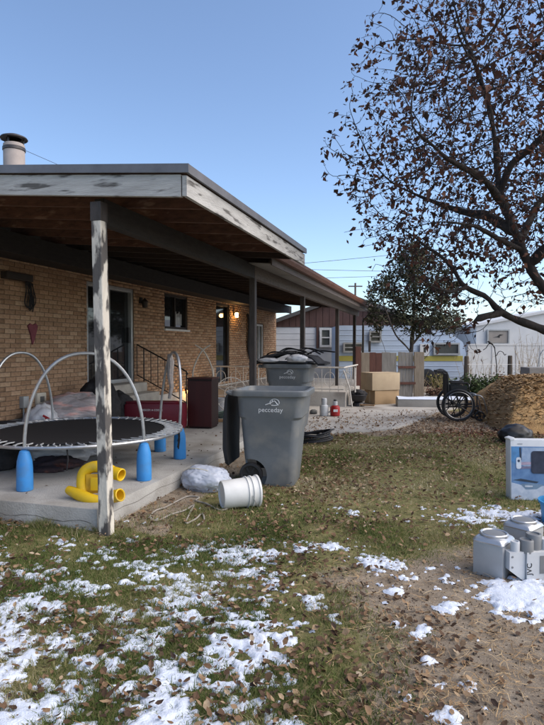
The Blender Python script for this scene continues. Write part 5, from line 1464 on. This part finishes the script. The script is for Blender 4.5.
# --- snow
sx = np.arange(-3.6, 3.0, .0125); sy = np.arange(1.2, 5.6, .0125); SX, SYY = np.meshgrid(sx, sy)
hS = snowh(SX, SYY); hS = np.where(on_slab(SX.ravel(), SYY.ravel(), .03).reshape(SX.shape), -1, hS)
fine_ = fbm(SX * 30, SYY * 30, 3) - .5
th = np.where(hS > 0, .014 * (1 - np.exp(-np.clip(hS, 0, 9) * 5)) + .010 * fine_ * np.clip(hS * 9, 0, 1), .06 * hS)
SZ = zg(SX, SYY) + .008 + th
cell = (hS[:-1, :-1] > -.02) | (hS[1:, :-1] > -.02) | (hS[:-1, 1:] > -.02) | (hS[1:, 1:] > -.02)
ii = np.arange(SX.size).reshape(SX.shape)
Fs = np.stack([ii[:-1, :-1], ii[:-1, 1:], ii[1:, 1:], ii[1:, :-1]], -1)[cell]
used = np.unique(Fs); remap = -np.ones(SX.size, int); remap[used] = np.arange(len(used))
npmesh('snow', np.stack([SX, SYY, SZ], -1).reshape(-1, 3)[used], remap[Fs], m_snow, smooth=True, kind='stuff', label='thin melting snow lying in patches over the grass and soil', category='snow')
# --- grass
def grass(n, y0, y1, hmin, hmax, wd, name, label, pw=1.0, thr=.55):
    x, y = scatter(n, y0, y1, pw)
    d = dirt(x, y); patch = fbm(x * 2.1 + 30, y * 2.1 + 12, 4)
    keep = (rg.rand(n) > d * 1.02) & ~on_slab(x, y, -.01) & ~on_pad(x, y) & (rg.rand(n) < np.clip((patch - .30) * 4.0, .10, 1))
    hs = snowh(x, y); keep &= (rg.rand(n) > np.clip(hs * 6, 0, .95))
    x, y, patch = x[keep], y[keep], patch[keep]; n = len(x)
    z = zg(x, y) - .004
    h = rg.uniform(hmin, hmax, n) * (.6 + .9 * np.clip(patch - .2, 0, 1)); a = rg.uniform(0, 6.283, n); lean = rg.uniform(.2, 1.5, n) * h
    bend = rg.uniform(0, 6.283, n)
    o = np.stack([x, y, z], -1); wv = np.stack([np.cos(a), np.sin(a), 0 * a], -1) * (wd * rg.uniform(.6, 1.4, n))[:, None]
    ld = np.stack([np.cos(bend) * lean, np.sin(bend) * lean, h], -1)
    mid = o + ld * np.array([.35, .35, .62])
    V = np.stack([o - wv, o + wv, mid + wv * .7, mid - wv * .7, o + ld], 1).reshape(-1, 3); b = np.arange(n)[:, None] * 5
    F = np.concatenate([b + np.array([[0, 1, 2]]), b + np.array([[0, 2, 3]]), b + np.array([[3, 2, 4]])])
    tone = np.clip(.30 + 1.7 * (fbm(x * 1.4 + 70, y * 1.4 + 20, 3) - .42) + rg.normal(0, .24, n) + .10 * sstep(4.5, 7, y) - .22 * ell(x, y, -.4, 4.6, 1.3, 1.3) - .15 * ell(x, y, .9, 7.0, .7, 1.2), 0, 1)
    return npmesh(name, V, F, m_grass, tint=np.repeat(tone, 5), kind='stuff', label=label, category='grass')
m_grass = mat('dormant_grass', (1, 1, 1), (.85, .85, .85), rough=.8, transl=.4, attr='tint',
              stops=[(0, (.075, .120, .026)), (.30, (.145, .190, .048)), (.55, (.27, .255, .105)), (.8, (.42, .355, .20)), (1, (.56, .49, .33))])
grass(260000, 1.2, 5.0, .016, .046, .0021, 'grass', 'patchy dormant grass pushing through the snow', .9)
grass(170000, 5.0, 10.6, .016, .046, .0036, 'grass', 'patchy olive lawn between the bins and the cartons', .85)
# long tufts along the foot of the slab
x = np.concatenate([rg.uniform(-2.6, -1.2, 3000), rg.uniform(-1.5, -.2, 1500)]); y = np.concatenate([4.72 - .305 * (x[:3000] + 1.5) * 1.0 - np.abs(rg.normal(0, .10, 3000)), rg.uniform(4.3, 5.4, 1500)])
kp = ~on_slab(x, y, .0) & (fbm(x * 5, y * 5, 2) > .47); x, y = x[kp], y[kp]; n = len(x)
a = rg.uniform(0, 6.283, n); h = rg.uniform(.04, .11, n); o = np.stack([x, y, zg(x, y) - .004], -1); wv = np.stack([np.cos(a), np.sin(a), 0 * a], -1) * .0025; b2_ = rg.uniform(0, 6.283, n)
ld = np.stack([np.cos(b2_) * h * .6, np.sin(b2_) * h * .6, h], -1); V = np.stack([o - wv, o + wv, o + ld], 1).reshape(-1, 3)
npmesh('grass', V, np.arange(n * 3).reshape(-1, 3), m_grass, tint=np.repeat(np.clip(rg.normal(.4, .3, n), 0, 1), 3), kind='stuff', label='long rough grass tufts along the foot of the concrete slab', category='grass')
# --- fallen leaves
m_fall = mat('fallen_leaf', (1, 1, 1), (.7, .68, .65), scale=60, rough=.8, transl=.25, attr='tint', stops=[(0, (.045, .027, .020)), (.35, (.12, .068, .038)), (.65, (.24, .145, .08)), (.9, (.40, .28, .17)), (1, (.52, .42, .30))])
def litter(n, y0, y1, pw, s0, s1, dens):
    x, y = scatter(n, y0, y1, pw); k = (rg.rand(n) < dens(x, y)) & ~on_slab(x, y, .0); x, y = x[k], y[k]; n = len(x)
    z = np.where(on_pad(x, y), .157, np.maximum(zg(x, y) + .008 + .026 * (1 - dirt(x, y)) * rg.rand(n), np.where(snowh(x, y) > 0, zg(x, y) + .024, -9))) + rg.uniform(0, .012, n)
    a = rg.uniform(0, 6.283, n); el = rg.normal(.05, .30, n)
    d = np.stack([np.cos(a) * np.cos(el), np.sin(a) * np.cos(el), np.sin(el)], -1); ln = rg.uniform(s0, s1, n)
    return np.stack([x, y, z], -1), d, ln
def flat_leaves(p, d, ln, fold=.5):
    n = len(p); up = np.tile([0, 0, 1.0], (n, 1)) + rg.normal(0, .35, (n, 3)); side = np.cross(d, up); side /= np.linalg.norm(side, axis=1, keepdims=True)
    nor = np.cross(side, d); wd = ln * rg.uniform(.22, .38, n); f = (rg.uniform(-.2, .9, n) * fold)[:, None]
    b0 = p; t1 = p + d * (ln * .33)[:, None]; t2 = p + d * (ln * .70)[:, None] + nor * (ln * .06)[:, None]; tip = p + d * ln[:, None] + nor * (ln * rg.uniform(-.1, .35, n))[:, None]
    w = side * wd[:, None]; up_ = nor * wd[:, None] * f
    V = np.stack([b0, t1 + w + up_, t1, t1 - w + up_, t2 + w * .8 + up_ * 1.1, t2, t2 - w * .8 + up_ * 1.1, tip], 1)
    F = np.array([[0, 1, 2, 2], [0, 2, 3, 3], [1, 4, 5, 2], [2, 5, 6, 3], [4, 7, 5, 5], [5, 7, 6, 6]])
    return V, F
TRI = np.array([[0, 1, 2], [0, 2, 3], [1, 4, 5], [1, 5, 2], [2, 5, 6], [2, 6, 3], [4, 7, 5], [5, 7, 6]])
dn = lambda x, y: np.clip(.10 + 1.5 * (fbm(x * 1.6 + 90, y * 1.6 + 33, 4) - .38) + .35 * ell(x, y, .35, 2.7, .7, .8), .03, 1) * np.where(snowh(x, y) > .05, .14, 1) * np.where((x > 1.0) & (y < 3.6), .35, 1)
dn2 = lambda x, y: np.clip(.45 + 1.5 * (fbm(x * 1.1 + 10, y * 1.1 + 3, 4) - .40), .08, 1) * np.where(x < -.2, .25, 1) * np.where(on_pad(x, y), .3, 1)
pA, dA, lA = litter(26000, 1.3, 5.2, .85, .016, .052, dn); pB, dB, lB = litter(60000, 5.2, 12.5, .75, .022, .058, dn2)
p_, d_, l_ = np.concatenate([pA, pB]), np.concatenate([dA, dB]), np.concatenate([lA, lB])
V, _ = flat_leaves(p_, d_, l_); n = len(p_); tn = np.clip(rg.beta(1.1, 1.2, n) + .12 * sstep(4.5, 6, p_[:, 1]), 0, 1)
size = l_ / p_[:, 1]; order = np.argsort(-size * (np.abs(p_[:, 0]) < .48 * p_[:, 1]) * (p_[:, 1] > 2.35)); single, rest = order[:260], order[260:]
Vr = V[rest].reshape(-1, 3); Fr = (np.arange(len(rest))[:, None, None] * 8 + TRI[None]).reshape(-1, 3)
npmesh('leaf_litter', Vr, Fr, m_fall, tint=np.repeat(tn[rest], 8), kind='stuff', label='brown fallen leaves scattered over lawn, dirt and concrete', category='leaves')
for i in single:
    me = bpy.data.meshes.new('fallen_leaf'); me.from_pydata([tuple(q) for q in V[i] - p_[i]], [], [tuple(t) for t in TRI]); me.materials.append(m_fall)
    at__ = me.attributes.new('tint', 'FLOAT', 'POINT'); at__.data.foreach_set('value', [float(tn[i])] * 8)
    o = bpy.data.objects.new('fallen_leaf', me); COL.objects.link(o); o.parent = ground; o.location = tuple(p_[i])
# reddish leaves gathered at the foot of the mound
n = 900; c = G(500, 437, .12); pp = np.stack([c.x + rg.normal(0, .55, n), c.y + rg.normal(.25, .30, n), np.zeros(n)], -1); pp[:, 2] = zg(pp[:, 0], pp[:, 1]) + rg.uniform(.008, .03, n); a = rg.uniform(0, 6.28, n)
V, _ = flat_leaves(pp, np.stack([np.cos(a), np.sin(a), rg.uniform(-.05, .3, n)], -1), rg.uniform(.025, .055, n)); m_redl = mat('rusty_leaf', (1, 1, 1), (.8, .8, .8), rough=.85, attr='tint', stops=[(0, (.07, .022, .014)), (.6, (.17, .05, .028)), (1, (.26, .10, .05))])
npmesh('leaf_litter', V.reshape(-1, 3), (np.arange(n)[:, None, None] * 8 + TRI[None]).reshape(-1, 3), m_redl, tint=np.repeat(rg.rand(n), 8), kind='stuff', label='rusty red leaves gathered at the foot of the mound', category='leaves')
# leaves blown onto the slab
n = 90; s_ = rg.uniform(4.3, 10, n); q_ = -2.85 - np.abs(rg.normal(0, .9, n)); pp = np.array([tuple(H(a, b, SLAB + .004)) for a, b in zip(s_, q_)]); a = rg.uniform(0, 6.28, n)
V, _ = flat_leaves(pp, np.stack([np.cos(a), np.sin(a), rg.uniform(-.02, .2, n)], -1), rg.uniform(.02, .045, n)); npmesh('leaf_litter', V.reshape(-1, 3), (np.arange(n)[:, None, None] * 8 + TRI[None]).reshape(-1, 3), m_fall, tint=np.repeat(rg.rand(n) * .6, 8), kind='stuff', label='few dead leaves blown onto the patio slab', category='leaves')
# --- dead straw and crumbs on the bare soil
x, y = scatter(30000, 1.3, 5.6, .9); k = rg.rand(len(x)) < np.clip(dirt(x, y) * (.3 + 2.2 * (fbm(x * 2.5 + 5, y * 2.5, 3) - .4)) + .05, 0, 1); k &= ~on_slab(x, y) & (snowh(x, y) < .02); x, y = x[k], y[k]; n = len(x)
a = rg.uniform(0, 6.283, n); ln = rg.uniform(.02, .10, n); d3 = np.stack([np.cos(a) * ln, np.sin(a) * ln, rg.uniform(-.05, .30, n) * ln], -1); o3 = np.stack([x, y, zg(x, y) + .006 + rg.uniform(0, .008, n)], -1); w3 = np.stack([-np.sin(a), np.cos(a), rg.uniform(-.6, .6, n)], -1) * .0013
bend = np.stack([-np.sin(a), np.cos(a), 0 * a], -1) * (ln * rg.uniform(-.25, .25, n))[:, None]
V = np.stack([o3 - w3, o3 + w3, o3 + d3 * .5 + bend + w3, o3 + d3 * .5 + bend - w3, o3 + d3 + w3 * .4, o3 + d3 - w3 * .4], 1).reshape(-1, 3); b = np.arange(n)[:, None] * 6
npmesh('straw', V, np.concatenate([b + np.array([[0, 1, 2, 3]]), b + np.array([[3, 2, 4, 5]])]), m_straw, tint=np.repeat(.45 + .55 * rg.rand(n), 6), kind='stuff', label='dead straw strewn over the bare soil', category='straw')
x, y = scatter(19000, 1.3, 7.0, .9); k = (rg.rand(len(x)) < dirt(x, y)) & ~on_slab(x, y) & (snowh(x, y) < .02); x, y = x[k], y[k]; n = len(x); r_ = rg.uniform(.002, .008, n) * np.where(rg.rand(n) < .05, 2.0, 1)
dv = np.array([[1, 0, 0], [-1, 0, 0], [0, 1, 0], [0, -1, 0], [0, 0, 1], [0, 0, -1.0]]); V = np.stack([x, y, zg(x, y) + r_ * .2], -1)[:, None] + dv[None] * r_[:, None, None] * rg.uniform(.5, 1.2, (n, 6, 1))
oc = np.array([[0, 2, 4], [2, 1, 4], [1, 3, 4], [3, 0, 4], [2, 0, 5], [1, 2, 5], [3, 1, 5], [0, 3, 5]])
m_crumb = mat('soil_crumb', (.13, .095, .065), (.06, .043, .030), scale=30, rough=.95)
npmesh('soil_crumbs', V.reshape(-1, 3), (np.arange(n)[:, None, None] * 6 + oc[None]).reshape(-1, 3), m_crumb, kind='stuff', label='loose crumbs of soil on the bare ground', category='soil')
